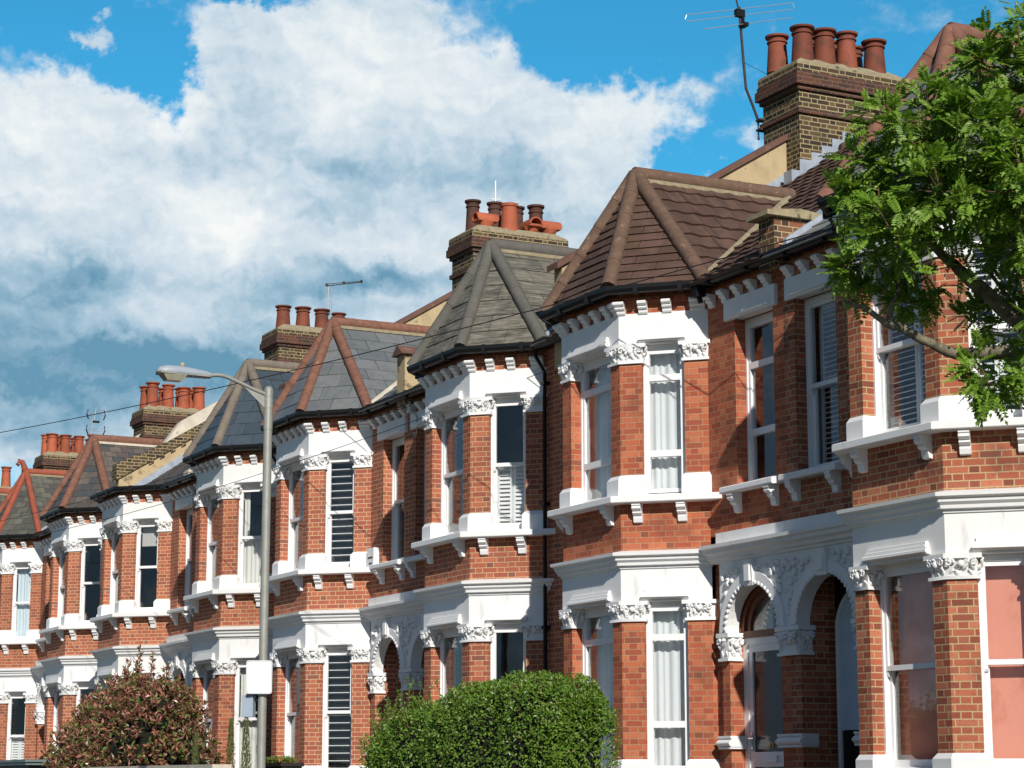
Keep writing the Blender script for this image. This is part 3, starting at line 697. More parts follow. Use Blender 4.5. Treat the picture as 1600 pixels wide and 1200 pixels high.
def chimney(h, sgn, X, spec, bm):
    """stack across a party wall at local x = X with its pots in rows along y"""
    y0, y1, zb, zt = spec['y0'], spec['y1'], 8.4, spec['zt']; hw = spec.get('hw', 0.50)
    mb = MB()
    def blk(e, z0, z1): mb.box(WORLD, X - hw - e, X + hw + e, -(y0 - e), -(y1 + e), z0, z1)
    blk(0, zb, zt - 0.80)
    blk(0.001, zt - 0.72, zt - 0.42); blk(0.055, zt - 0.12, zt)
    st = mb.build('chimney_stack', bm, h, sgn)
    bd = MB()
    def bb(e, z0, z1): bd.box(WORLD, X - hw - e, X + hw + e, -(y0 - e), -(y1 + e), z0, z1)
    bb(0.045, zt - 0.80, zt - 0.72); bb(0.045, zt - 0.42, zt - 0.345); bb(0.095, zt - 0.345, zt - 0.195); bb(0.07, zt - 0.195, zt - 0.12)
    bd.build('brick_band', BR['dark'], st, sgn)
    fl = MB(); A = [(X - hw - 0.05, y0 - 0.05), (X + hw + 0.05, y0 - 0.05), (X + hw + 0.05, y1 + 0.05), (X - hw - 0.05, y1 + 0.05)]
    B = [(X - hw + 0.13, y0 + 0.16), (X + hw - 0.13, y0 + 0.16), (X + hw - 0.13, y1 - 0.16), (X - hw + 0.13, y1 - 0.16)]
    fl.prism(A, zt + 0.001, zt + 0.035, A); fl.prism(A, zt + 0.035, zt + 0.17, B); fl.build('mortar_flaunching', MORTAR, st, sgn)
    rng = random.Random(spec.get('seed', 1))
    for row, lst in spec['pots']:                       # row: local x offset (toward the camera side is +)
        for yy, kind in lst:
            c = (X + row, yy, zt + 0.08); p = MB()
            ht = rng.uniform(0.60, 0.68) * (1.22 if kind == 'dark' else 1.0) * spec.get('ph', 1.0); k = rng.uniform(0.94, 1.05)
            if kind == 'roll':
                p.lathe(c, [(0.16, 0), (0.16, ht), (0.185, ht + 0.0), (0.19, ht + 0.035), (0.15, ht + 0.04), (0.14, ht - 0.1)], 18) if False else p.lathe(c, [(0.185 * k, 0), (0.150 * k, ht * 0.80), (0.172 * k, ht * 0.81), (0.172 * k, ht * 0.845), (0.150 * k, ht * 0.86), (0.155 * k, ht * 0.93), (0.195 * k, ht * 0.95), (0.20 * k, ht), (0.15 * k, ht * 1.0), (0.14 * k, ht * 0.85)], 20)
                m = spec.get('pm', POT)
            elif kind == 'dark':
                p.lathe(c, [(0.165 * k, 0), (0.135 * k, ht * 0.80), (0.155 * k, ht * 0.81), (0.155 * k, ht * 0.845), (0.135 * k, ht * 0.86), (0.145 * k, ht * 0.93), (0.175 * k, ht * 0.95), (0.18 * k, ht), (0.14 * k, ht), (0.13 * k, ht * 0.85)], 20); m = POT_DARK
            elif kind == 'plain':
                p.lathe(c, [(0.19, 0), (0.155, ht * 0.88), (0.175, ht * 0.89), (0.178, ht * 0.98), (0.135, ht * 0.98), (0.13, ht * 0.8)], 20); m = POT_BRIGHT
            else:                                       # cowl: short neck with a half-round hooded cross piece
                m = POT_BRIGHT
                p.lathe(c, [(0.13, -0.02), (0.13, 0.10), (0.18, 0.17), (0.18, 0.20), (0.12, 0.20)], 16)
                n = 10; L = 0.24; rr, ri = 0.15, 0.12; zc = c[2] + 0.23
                ring0 = [(math.cos(math.pi * i / n), math.sin(math.pi * i / n)) for i in range(n + 1)]
                ang = {'cowl_x': 0.0, 'cowl_y': math.pi / 2}[kind]
                def P_(l, r_, q): 
                    a, b = l, r_ * q[0]
                    return (c[0] + a * math.cos(ang) - b * math.sin(ang), c[1] + a * math.sin(ang) + b * math.cos(ang), zc + r_ * q[1])
                pts = [P_(-L, rr, q) for q in ring0] + [P_(L, rr, q) for q in ring0] + [P_(-L, ri, q) for q in ring0] + [P_(L, ri, q) for q in ring0]
                N = n + 1; fc = []
                for i in range(n):
                    fc += [(i, i + 1, N + i + 1, N + i), (2 * N + i, 3 * N + i, 3 * N + i + 1, 2 * N + i + 1), (i, 2 * N + i, 2 * N + i + 1, i + 1), (N + i, N + i + 1, 3 * N + i + 1, 3 * N + i)]
                fc += [(0, N, 3 * N, 2 * N), (n, 2 * N + n, 3 * N + n, N + n)]
                p.add(pts, fc)
                p.box(Fr((c[0], c[1]), (math.cos(ang), math.sin(ang)), (-math.sin(ang), math.cos(ang))), -0.22, 0.22, -0.15, 0.15, c[2] + 0.19, c[2] + 0.235)
            o = p.build('chimney_pot', m, st, sgn, smooth=True, autosmooth=50)
            if kind.startswith('cowl'): o['label'] = 'bright orange hooded clay cowl'
    return st

def house(name, cx, sgn, o):
    """one terraced house; sgn +1: bay on the left of its door, -1: mirrored. o holds what differs from house to house"""
    m, gh = o['m'], o['gh']                     # width from bay to the party line at the doors; from bay to the party line at the gap
    h = thing(name, o['label'], 'house', (cx, 0, 0), 'brick terraced houses along the street')
    full = o.get('full', True)
    BM = BR[o['brick']]; ST = o.get('stucco', STUCCO)
    DOOR = Fr((HB + m, 0), (-1, 0), (0, -1))
    EAVE = [(-(HB + gh), 0)] + PATH + [(HB + m, 0)]
    solid = lambda z0, z1, a=0.0, t=0.25: [(a, z0), (a, z1), (-t, z1), (-t, z0)]
    # --- brickwork
    b = MB()
    if full:
        b.sweep(PATH, solid(-1.10, 0.02), ('wall', 'wall'))
        for k in PIERS:
            b.prism(PIERS[k][0], 0.25, 2.08); b.prism(PIERS[k][0], 3.88, 5.44)
        b.sweep(PATH, solid(2.92, 3.60), ('wall', 'wall'))
    else:
        b.sweep(PATH, solid(-1.10, 6.05), ('wall', 'wall'))
    b.sweep(EAVE, solid(6.085, 6.40))
    b.sweep(EAVE, solid(6.245, 6.30, 0.045, -0.001))
    b.box(WORLD, -(HB + gh), -HB + 0.05, -0.25, -0.001, -1.10, 6.085)          # recess between two bays
    b.box(DOOR, 0, 0.23, -0.28, 0, 3.10, 6.085); b.box(DOOR, 1.10, m - 0.0, -0.28, 0, 3.10, 6.085)
    b.box(DOOR, 0.23, 1.10, -0.28, -0.0, 3.10, 3.60); b.box(DOOR, 0.23, 1.10, -0.28, 0.0, 5.84, 6.085)
    b.box(DOOR, 0, 0.205, -0.16, 0, -1.10, 1.52); b.box(DOOR, 1.35, 1.52, -0.16, 0, -1.10, 1.52)
    b.box(DOOR, 1.52, m - 0.0, -0.30, -0.06, -1.10, 3.10)
    dd = o.get('door_depth', 0.46)
    b.box(DOOR, 0.0, 0.205, -dd - 0.2, -0.161, -1.10, 2.86); b.box(DOOR, 1.35, 1.52, -dd - 0.2, -0.161, -1.10, 2.86)
    b.build('brick_wall', BM, h, sgn)
    # --- shell behind the facade
    it = MB()
    X0, X1 = -(HB + gh), HB + m
    inset = 0.02
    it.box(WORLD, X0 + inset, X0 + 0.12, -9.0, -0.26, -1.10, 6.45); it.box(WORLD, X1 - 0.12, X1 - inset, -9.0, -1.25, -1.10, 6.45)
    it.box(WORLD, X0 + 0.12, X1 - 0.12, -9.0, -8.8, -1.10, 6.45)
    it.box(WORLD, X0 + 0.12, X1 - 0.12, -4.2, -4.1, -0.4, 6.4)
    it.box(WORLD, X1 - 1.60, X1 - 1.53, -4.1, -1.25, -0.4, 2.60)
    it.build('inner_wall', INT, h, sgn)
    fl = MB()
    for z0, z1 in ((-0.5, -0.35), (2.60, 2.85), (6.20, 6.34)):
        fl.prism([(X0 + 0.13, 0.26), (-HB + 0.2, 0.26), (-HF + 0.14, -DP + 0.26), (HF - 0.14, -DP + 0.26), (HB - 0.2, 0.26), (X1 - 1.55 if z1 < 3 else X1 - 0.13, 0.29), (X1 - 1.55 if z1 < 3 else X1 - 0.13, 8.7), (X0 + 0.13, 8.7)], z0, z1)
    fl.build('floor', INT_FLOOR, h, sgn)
    # --- roof
    RM = o['roof']; mb = MB()
    rl = [(X0, -0.30, ZE), (X1, -0.30, ZE), (X1, RIDGE_Y, RIDGE_Z), (X0, RIDGE_Y, RIDGE_Z)]
    rp = o['tile']
    tiles(mb, rl, *o.get('main_tile', rp))
    mb.build('main_roof', o.get('main_roof', RM), h, sgn)
    rb = MB(); rb.add([(X0, RIDGE_Y, RIDGE_Z), (X1, RIDGE_Y, RIDGE_Z), (X1, 9.1, 6.45), (X0, 9.1, 6.45), (X0, RIDGE_Y, RIDGE_Z - 0.05), (X1, RIDGE_Y, RIDGE_Z - 0.05), (X1, 9.1, 6.40), (X0, 9.1, 6.40)],
           [(0, 1, 2, 3), (7, 6, 5, 4), (0, 4, 5, 1), (1, 5, 6, 2), (2, 6, 7, 3), (3, 7, 4, 0)]); rb.build('rear_roof', SLATE_DARK, h, sgn)
    rr = MB(); ridge_run(rr, (X0 + 0.2, RIDGE_Y, RIDGE_Z), (X1, RIDGE_Y, RIDGE_Z), 0.12); rr.build('ridge_tile', o['hip'], h, sgn, smooth=True)
    oh = 0.21; e1x = HF + oh * math.tan(R(22.5))
    if not o.get('flat'):
        ze = ZE + 0.05
        E0, E1, E2, E3 = (-(HB + oh), -0.16, ze), (-e1x, -DP - oh, ze), (e1x, -DP - oh, ze), (HB + oh, -0.16, ze)
        zr = 8.25; A = (0, o.get('apex', -0.10), zr); Rr = (0, (zr - ZE) / RS - 0.30, zr + 0.01)
        br = MB(); sd_ = int(abs(cx) * 7)
        for i, poly in enumerate(([E1, E2, A], [E2, E3, A], [E0, E1, A], [E3, Rr, A], [Rr, E0, A])):
            tiles(br, poly, *((o.get('front_tile') or rp) if i < 3 else rp), seed=sd_ + i)
        roof = br.build('bay_roof', RM, h, sgn)
        up = lambda p, d=0.05: (p[0], p[1], p[2] + d)
        for a, c in ((E0, A), (E1, A), (E2, A), (E3, A)):
            hm = MB(); ridge_run(hm, up(a, 0.03), up(c, 0.06), o.get('hipr', 0.092), o.get('hipl', 0.42)); hm.build('hip_tile', o['hip'], roof, sgn, smooth=True, autosmooth=60)
        hm = MB(); ridge_run(hm, up(Rr, 0.05), up((0, A[1] - 0.03, zr), 0.05), o.get('hipr', 0.092) * 1.1, o.get('hipl', 0.42)); hm.build('ridge_tile', o['hip'], roof, sgn, smooth=True, autosmooth=60)
        bed = MB()
        bed.box(WORLD, -0.125, 0.125, -Rr[1], -A[1] - 0.05, zr - 0.075, zr - 0.02); bed.build('ridge_bedding', o.get('bed', MORTAR), roof, sgn)
        for a in (E3, E0):                                                  # valleys where the bay roof runs into the main roof
            vl = MB(); vl.tube([up(a, 0.06), up(Rr, 0.06)], 0.055, 6); vl.build('valley', o.get('valley', LEAD), roof, sgn)
        if o.get('finial'):
            f = MB(); f.tube([(0, -0.12, zr), (0, -0.16, zr + 0.16), (0, -0.22, zr + 0.30), (0, -0.32, zr + 0.33), (0, -0.36, zr + 0.25), (0, -0.30, zr + 0.20)], [0.11, 0.08, 0.07, 0.06, 0.05, 0.04], 10)
            f.build('finial', o['hip'], roof, sgn, smooth=True)
    else:
        br = MB(); pl = [(-(HB + oh), 0.4), (-(HB + oh), -0.16), (-e1x, -DP - oh), (e1x, -DP - oh), (HB + oh, -0.16), (HB + oh, 0.4)]
        br.prism(pl, ZE + 0.02, ZE + 0.09, offset_plan(pl, -0.03)); br.build('flat_bay_roof', LEAD, h, sgn)
    # --- eaves: soffit board and black gutter
    fa = MB(); fa.sweep(EAVE, [(0.0, 6.36), (0.146, 6.335), (0.146, 6.42), (0.0, 6.42)]); fa.build('eaves_board', FASCIA, h, sgn)
    gt = MB(); gt.sweep(EAVE, [(o_ - 0.125, z_ - 0.125) for o_, z_ in ((0.272, 6.545), (0.272, 6.50), (0.30, 6.455), (0.34, 6.44), (0.385, 6.455), (0.41, 6.50), (0.412, 6.55), (0.398, 6.55), (0.395, 6.505), (0.37, 6.475), (0.34, 6.465), (0.31, 6.475), (0.287, 6.51), (0.286, 6.545))])
    for fr_, L_ in ((FRONT, 2 * HF), (CANT_R, CL), (CANT_L, CL), (DOOR, m)):
        k = max(2, int(L_ / 0.8))
        for i in range(k): gt.box(fr_, L_ * (i + 0.5) / k - 0.03, L_ * (i + 0.5) / k + 0.03, 0.143, 0.293, 6.307, 6.433)
    gut = gt.build('gutter', BLACK, h, sgn)
    dp = MB(); gx = -(HB + 0.07)
    dp.tube([(gx, -0.21, 6.31), (gx, -0.21, 6.22), (gx, -0.06, 6.0), (gx, -0.06, -1.1)], 0.028, 10)
    for z in (0.4, 2.2, 4.0, 5.8): dp.box(WORLD, gx - 0.05, gx + 0.05, 0.0, 0.10, z, z + 0.05)
    dp.build('downpipe', BLACK, h, sgn, smooth=True, autosmooth=50)
    if o.get('door_pipe'):
        dp = MB(); gx = HB + m - 1.62 if m > 1.64 else HB + 0.06
        gx = HB + 0.14
        dp.tube([(gx, -0.21, 6.32), (gx, -0.21, 6.20), (gx, -0.18, 6.12)], 0.036, 10)
        dp.box(WORLD, gx - 0.07, gx + 0.07, 0.15, 0.29, 6.20, 6.33)
        dp.build('downpipe', BLACK, h, sgn, smooth=True, autosmooth=50)
    # --- eaves corbels
    if full or o.get('corbels'):
        for fr_, ss, key in ((FRONT, [0.13, 0.43, 0.73, 1.03, 1.33], 'f'), (CANT_R, [0.335, 0.66, 1.07], 'r'), (CANT_L, [0.12, 0.53, 0.855], 'l')):
            for s_ in ss:
                wide = 0.20 if (s_ in (1.07, 0.12) and key in 'rl' and s_ != 0.13) else 0.12
                cached(('crb', key, s_), sgn, 'eaves_corbel', h, lambda: console(fr_, CRB, s_, wide, 6.24), STUCCO)
        for sx in (1, -1):                                                  # the corner corbel wraps the arris
            def mk():
                c = MB(); q = [(sx * (HF - 0.09), -DP), (sx * HF, -DP), (sx * (HF + 0.09 * C45), -DP + 0.09 * C45)]
                c.sweep(q if sx > 0 else q[::-1], [(o_, 6.24 + z_) for o_, z_ in CRB]); return c
            cached(('crbc', sx), sgn, 'eaves_corbel', h, mk, STUCCO)
        n_ = max(4, round(m / 0.33))
        for i in range(n_):
            s_ = m - 0.15 - i * 0.325
            if s_ > 0.05: console(DOOR, CRB, s_, 0.12, 6.24).build('eaves_corbel', STUCCO, h, sgn)
    if full:
        # --- white mouldings
        f1 = MB(); f1.sweep(PATH, solid(5.675, 6.088, 0.012), ('wall', 'wall')); f1.build('upper_frieze', ST, h, sgn)
        f0 = MB(); f0.sweep(PATH, solid(2.30, 2.745, 0.012), ('wall', 'wall')); f0.build('lower_frieze', ST, h, sgn)
        sc_ = MB(); sc_.sweep(PATH, [(0, 2.72), (0.03, 2.725), (0.035, 2.755), (0.075, 2.765), (0.08, 2.80), (0.115, 2.83), (0.12, 2.865), (0.165, 2.885), (0.17, 2.925), (0.0, 2.96)], ('wall', 'wall')); sc_.build('string_course', ST, h, sgn)
        sl = MB(); sl.sweep(PATH, [(-0.2, 3.565), (0.19, 3.565), (0.20, 3.575), (0.20, 3.645), (0.185, 3.655), (-0.2, 3.70)], ('wall', 'wall')); sl.build('sill_ledge', ST, h, sgn)
        bs = MB(); bs.sweep(PATH, [(-0.2, -0.02), (0.09, -0.02), (0.09, 0.10), (-0.2, 0.17)], ('wall', 'wall')); bs.build('lower_sill', ST, h, sgn)
        for k in PIERS:
            cached(('cap1', k), sgn, 'capital', h, lambda: capital(k, 5.42, 5.68, hash(k) % 97), ST, smooth=True, autosmooth=45)
            cached(('cap0', k), sgn, 'capital', h, lambda: capital(k, 2.045, 2.305, hash(k) % 89), ST, smooth=True, autosmooth=45)
            cached(('ped1', k), sgn, 'pedestal', h, lambda: pedestal(k, 3.63, 3.945), ST)
            cached(('ped0', k), sgn, 'pedestal', h, lambda: pedestal(k, -0.04, 0.30), ST)
        for fr_, ss, key in ((FRONT, (0.22, 1.34), 'f'), (CANT_R, (0.24, 0.83), 'r'), (CANT_L, (0.36, 0.95), 'l')):
            for s_ in ss: cached(('brk', key, s_), sgn, 'sill_bracket', h, lambda: console(fr_, BRK, s_, 0.115, 3.567), ST)
        for fr_, s0, s1, key in ((FRONT, 0.235, 1.345, 'f'), (CANT_R, 0.27, 0.90, 'r'), (CANT_L, CL - 0.90, CL - 0.27, 'l')):
            cached(('hd1', key), sgn, 'window_hood', h, lambda: hood(fr_, s0, s1, 5.725), ST)
            cached(('hd0', key), sgn, 'window_hood', h, lambda: hood(fr_, s0, s1, 2.355), ST)
        # --- bay windows; 'seen' is the canted side turned to the right-hand end of the street
        W = o['win']; seen, hid = (CANT_R, CANT_L) if sgn > 0 else (CANT_L, CANT_R)
        rng_ = (0.30, 0.87)
        for fr_, key in ((FRONT, 'front'), (seen, 'seen'), (hid, 'hid')):
            s0, s1 = (0.24, 2 * HF - 0.24) if fr_ is FRONT else (rng_ if fr_ is CANT_R else (CL - 0.87, CL - 0.30))
            for lvl, z0, z1 in (('1', 3.665, 5.675), ('0', 0.12, 2.30)):
                st, fi = W.get(key + lvl, W.get('hid' + lvl, ('sash', 'none')))
                if st == 'light': st = ('light', (4.23, 5.235) if lvl == '1' else (0.74, 1.845))
                window(h, sgn, fr_, s0, s1, z0, z1, st, fi, 0.15 if key == 'front' else 0.085, int(abs(cx) * 10) + ord(key[0]))
        # --- window over the door, with lintel, sill and brackets
        st, fi = W.get('wall', ('sash', 'none'))
        if st == 'light': st = ('light', (4.36, 5.22))
        window(h, sgn, DOOR, 0.23, 1.10, 3.66, 5.83, st, fi, 0.16, int(abs(cx) * 10) + 5)
        l = MB(); l.box(DOOR, 0.11, 1.27, 0.0, 0.055, 5.825, 6.09); l.extrude(DOOR, [(-0.12, 5.83), (0.0, 5.835), (0.085, 5.86), (0.085, 5.89), (0.05, 5.90), (-0.12, 5.90)], 0.23, 1.10); l.build('lintel', ST, h, sgn)
        l = MB(); l.extrude(DOOR, [(-0.12, 3.60), (0.17, 3.585), (0.18, 3.60), (0.18, 3.655), (0.165, 3.668), (-0.12, 3.70)], 0.075, 1.25); l.build('window_sill', ST, h, sgn)
        for s_ in (0.23, 1.06): console(DOOR, BRK, s_, 0.115, 3.59).build('sill_bracket', ST, h, sgn)
        # --- porch: arch, cornice, capitals
        a = MB(); ac, ar, n = 0.78, 0.57, 20
        for i in range(n):
            t0, t1 = math.pi * i / n, math.pi * (i + 1) / n
            x0, x1 = ac + ar * math.cos(t0), ac + ar * math.cos(t1); z0, z1 = 1.86 + ar * math.sin(t0), 1.86 + ar * math.sin(t1)
            p = [DOOR(x0, 0.02, z0), DOOR(x1, 0.02, z1), DOOR(x1, 0.02, 2.86), DOOR(x0, 0.02, 2.86), DOOR(x0, -0.14, z0), DOOR(x1, -0.14, z1), DOOR(x1, -0.14, 2.86), DOOR(x0, -0.14, 2.86)]
            a.add(p, [(0, 1, 2, 3), (7, 6, 5, 4), (0, 4, 5, 1), (2, 6, 7, 3)])
        a.box(DOOR, 0, ac - ar, -0.14, 0.02, 1.85, 2.86); a.box(DOOR, ac + ar, 1.53, -0.14, 0.02, 1.85, 2.86)
        # raised architrave round the arch, with a run of small beads on its inner edge
        for i in range(24):
            t0, t1 = math.pi * i / 24, math.pi * (i + 1) / 24
            q = [(ac + r_ * math.cos(t), 1.86 + r_ * math.sin(t)) for t, r_ in ((t0, 0.575), (t1, 0.575), (t1, 0.72), (t0, 0.72))]
            q = [(min(max(x, 0.0), 1.525), z) for x, z in q]
            a.plate(DOOR, q, 0.021, 0.055)
            t = (t0 + t1) / 2; a.ell(DOOR(ac + 0.585 * math.cos(t), 0.05, 1.86 + 0.585 * math.sin(t)), (0.028, 0.028, 0.028), 6, 4)
        a.extrude(DOOR, [(0.02, 2.42), (0.075, 2.40), (0.10, 2.72), (0.02, 2.72)], ac - 0.095, ac + 0.095)
        a.box(DOOR, ac - 0.055, ac + 0.055, 0.08, 0.108, 2.46, 2.66)
        rg = random.Random(int(abs(cx) * 31))
        for _ in range(150):                                               # carved foliage in the spandrels
            x, z = rg.uniform(0.0, 1.44), rg.uniform(1.95, 2.66)
            if math.hypot(x - ac, z - 1.86) < 0.755 or abs(x - ac) < 0.13: continue
            k = rg.uniform(0.022, 0.045); a.ell(DOOR(x, 0.035, z), (k, 0.035, k * rg.uniform(0.7, 1.6)), 6, 4)
        a.build('arch_surround', ST, h, sgn, autosmooth=35, smooth=True)
        c = MB(); c.extrude(DOOR, [(0, 2.74), (0.05, 2.745), (0.055, 2.775), (0.10, 2.79), (0.105, 2.83), (0.17, 2.855), (0.175, 2.90), (0.215, 2.915), (0.22, 2.96), (-0.05, 2.995), (-0.05, 2.74)], 0, 1.68)
        c.build('porch_cornice', ST, h, sgn)
        c = MB(); c.box(DOOR, 0, 1.50, -0.06, 0.085, 2.985, 3.115); c.build('porch_parapet', ST, h, sgn)
        for s0, s1, key in ((0.0, 0.205, 'in'), (1.35, 1.525, 'out')):
            q = MB()
            e0, e1 = (0.0, 0.05) if key == 'in' else (0.05, 0.05)
            q.box(DOOR, s0 - e0, s1 + e1, -0.19, 0.06, 1.80, 1.855)
            q.box(DOOR, s0 - e0 * 0.2, s1 + e1 * 0.2, -0.17, 0.02, 1.54, 1.80); q.box(DOOR, s0 - e0 * 0.6, s1 + e1 * 0.6, -0.18, 0.045, 1.505, 1.54)
            X_ = lambda v: HB + m - v
            leafy(q, [(X_(s1), -0.015), (X_(s0), -0.015), (X_(s0), 0.165)] if key == 'out' else [(X_(s1), 0.165), (X_(s1), -0.015), (X_(s0), -0.015)], 1.54, 1.80, 5 if key == 'in' else 6)
            q.build('porch_capital', ST, h, sgn, smooth=True, autosmooth=45)
            q = MB(); q.box(DOOR, s0 - (0.05 if key == 'out' else 0), s1 + 0.05, -0.19, 0.05, 0.42, 0.445)
            q.extrude(DOOR, [(-0.19, 0.445)] + [(0.035 + 0.045 * math.sin(math.pi * t / 6), 0.445 + 0.09 * t / 6) for t in range(7)] + [(0.03, 0.545), (0.05, 0.555), (0.05, 0.58), (-0.19, 0.58)], s0 - (0.06 if key == 'out' else 0), s1 + 0.06)
            q.build('pier_collar', ST, h, sgn)
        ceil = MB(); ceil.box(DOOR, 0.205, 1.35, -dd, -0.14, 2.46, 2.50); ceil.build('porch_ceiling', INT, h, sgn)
        door(h, sgn, DOOR, o.get('door', 'deep'), dd, ac, ar)
    if o.get('end_wall'):
        PF = Fr((-(HB + gh), 0), (0, 1), (-1, 0)); g = MB()
        g.plate(PF, [(-0.02, -1.10), (9.05, -1.10), (9.05, 6.55), (RIDGE_Y, RIDGE_Z + 0.06), (-0.28, ZE + 0.06), (-0.02, ZE - 0.05)], 0.001, 0.16); g.build('end_gable', BM, h, sgn)
    # --- party walls (carried by the houses with the bay to the left of the door)
    if sgn > 0:
        X = -(HB + gh)
        def rake(y0, y1, dz): return [(y0, ZE + RS * (y0 + 0.3) + dz), (RIDGE_Y, RIDGE_Z + dz)] + ([(y1, RIDGE_Z - RS * (y1 - RIDGE_Y) * 1.1 + dz)] if y1 > RIDGE_Y else [])
        PF = Fr((X, 0), (0, 1), (1, 0))
        lo = rake(-0.12, 8.9, -0.5); HI = [(-0.12, 7.46), (RIDGE_Y, 10.42), (8.9, 7.6)]
        lift = lambda d, L=HI: [(y, z + d) for y, z in L]
        if not o.get('flat'):
            pw = MB()
            for i in range(2): pw.plate(PF, [lo[i], lo[i + 1], HI[i + 1], HI[i]], -0.12, 0.12)
            pw.build('party_wall', o.get('party_mat', RENDER), h, sgn)
            cp = MB(); c0, c1 = lift(0.001), lift(0.10)
            c0[0] = (-0.22, c0[0][1] - 0.06); c1[0] = (-0.22, c1[0][1] - 0.06)
            for i in range(2): cp.plate(PF, [c0[i], c0[i + 1], c1[i + 1], c1[i]], -0.17, 0.17)
            cp.build('coping', o.get('coping_mat', COPING), h, sgn)
        else:                                       # rendered upstand, oversailing brick courses, pale rendered top
            M1, M2, M3 = lift(-0.42), lift(-0.18), lift(0.14)
            pw = MB()
            for i in range(2): pw.plate(PF, [lo[i], lo[i + 1], M1[i + 1], M1[i]], -0.12, 0.12)
            pw.build('party_wall', RENDER, h, sgn)
            q = MB(); M0 = lift(-0.421)
            q.plate(PF, [(-0.20, M1[0][1] - 0.05), (0.42, M1[0][1] + 0.33), (RIDGE_Y, M1[1][1]), (RIDGE_Y, M2[1][1]), (0.42, M2[0][1] + 0.36), (0.30, M2[0][1] + 0.36), (-0.20, M2[0][1] + 0.10)], -0.17, 0.17)
            q.plate(PF, [M1[1], M1[2], M2[2], M2[1]], -0.17, 0.17)
            for i in range(15):
                y = 0.6 + i * 0.26; z = M1[0][1] + (M1[1][1] - M1[0][1]) * (y + 0.12) / (RIDGE_Y + 0.12)
                q.plate(PF, [(y, z - 0.08), (y + 0.11, z - 0.012), (y + 0.11, z + 0.06), (y, z)], 0.12, 0.16)
            q.build('brick_coping', BR['stock'], h, sgn)
            k = (M2[1][1] - M2[0][1]) / (RIDGE_Y + 0.12); zz = lambda y, d: M2[0][1] + k * (y + 0.12) + d
            q = MB(); q.plate(PF, [(0.95, zz(0.95, 0.002)), (RIDGE_Y, M2[1][1] + 0.002), (RIDGE_Y, M3[1][1]), (1.35, zz(1.35, 0.32))], -0.11, 0.185)
            q.plate(PF, [(RIDGE_Y, M2[1][1] + 0.002), (8.9, M2[2][1] + 0.002), (8.9, M3[2][1]), (RIDGE_Y, M3[1][1])], -0.11, 0.185); q.build('rendered_coping', COPING_PALE, h, sgn)
        ld = MB(); l0, l1 = rake(0.25, RIDGE_Y, 0.0), rake(0.25, RIDGE_Y, 0.20)
        ld.plate(PF, [l0[0], l0[1], l1[1], l1[0]], 0.121, 0.135)
        ld.build('lead_flashing', LEAD, h, sgn)
        if o.get('chimney'):
            st = chimney(h, sgn, X, o['chimney'], BR['stock'])
            fs = MB(); hw = o['chimney'].get('hw', 0.50); y0 = o['chimney']['y0']
            for i in range(6):                                              # stepped lead flashing up the side of the stack
                y = y0 + i * 0.20; z = ZE + RS * (y + 0.3)
                if y > RIDGE_Y: break
                fs.box(Fr((X + hw, 0), (0, 1), (1, 0)), y - (0.02 if i == 0 else 0), y + 0.20, 0.0, 0.012, z - 0.05, z + 0.31)
            fs.box(Fr((X + hw, 0), (0, 1), (1, 0)), y0 - 0.18, y0, -0.2, 0.014, ZE + RS * (y0 + 0.1) - 0.1, ZE + RS * (y0 + 0.3) + 0.12)
            fs.build('stepped_flashing', LEAD, st, sgn)
        XP = HB + m; PF = Fr((XP, 0), (0, 1), (1, 0)); pv = o.get('mid', 'stub')
        if pv == 'stub':
            q = MB(); q.box(PF, -0.22, 0.50, -0.17, 0.17, 6.25, 6.86); q.build('parapet_stub', BR['mixed'], h, sgn)
            q = MB(); q.plate(PF, [(-0.36, 6.861), (0.66, 6.861), (0.66, 6.93), (0.12, 6.98), (-0.36, 6.92)], -0.24, 0.24); q.build('stub_cap', STONE, h, sgn)
            q = MB()
            for i in range(5): q.box(PF, 0.02 + i * 0.22, 0.30 + i * 0.22, 0.171, 0.19, 6.42 + RS * i * 0.22, 6.66 + RS * i * 0.22)
            q.plate(PF, [(-0.1, 6.46), (3.0, 8.58), (3.0, 8.70), (-0.1, 6.58)], -0.2, 0.25); q.build('lead_flashing', LEAD, h, sgn)
        elif pv == 'box':
            q = MB(); q.box(PF, -0.18, 0.62, -0.16, 0.16, 6.25, 7.10); q.build('parapet_stub', RENDER, h, sgn)
            q = MB(); q.plate(Fr((XP, 0.2), (1, 0), (0, -1)), [(-0.23, 7.101), (0.23, 7.101), (0.0, 7.27)], -0.52, 0.46); q.build('stub_cap', COPING, h, sgn)
        else:
            q = MB(); q.plate(PF, [(-0.25, 6.3), (2.4, 8.15), (2.4, 8.32), (-0.25, 6.52)], -0.16, 0.16); q.build('party_fillet', COPING_PALE, h, sgn)
    return h

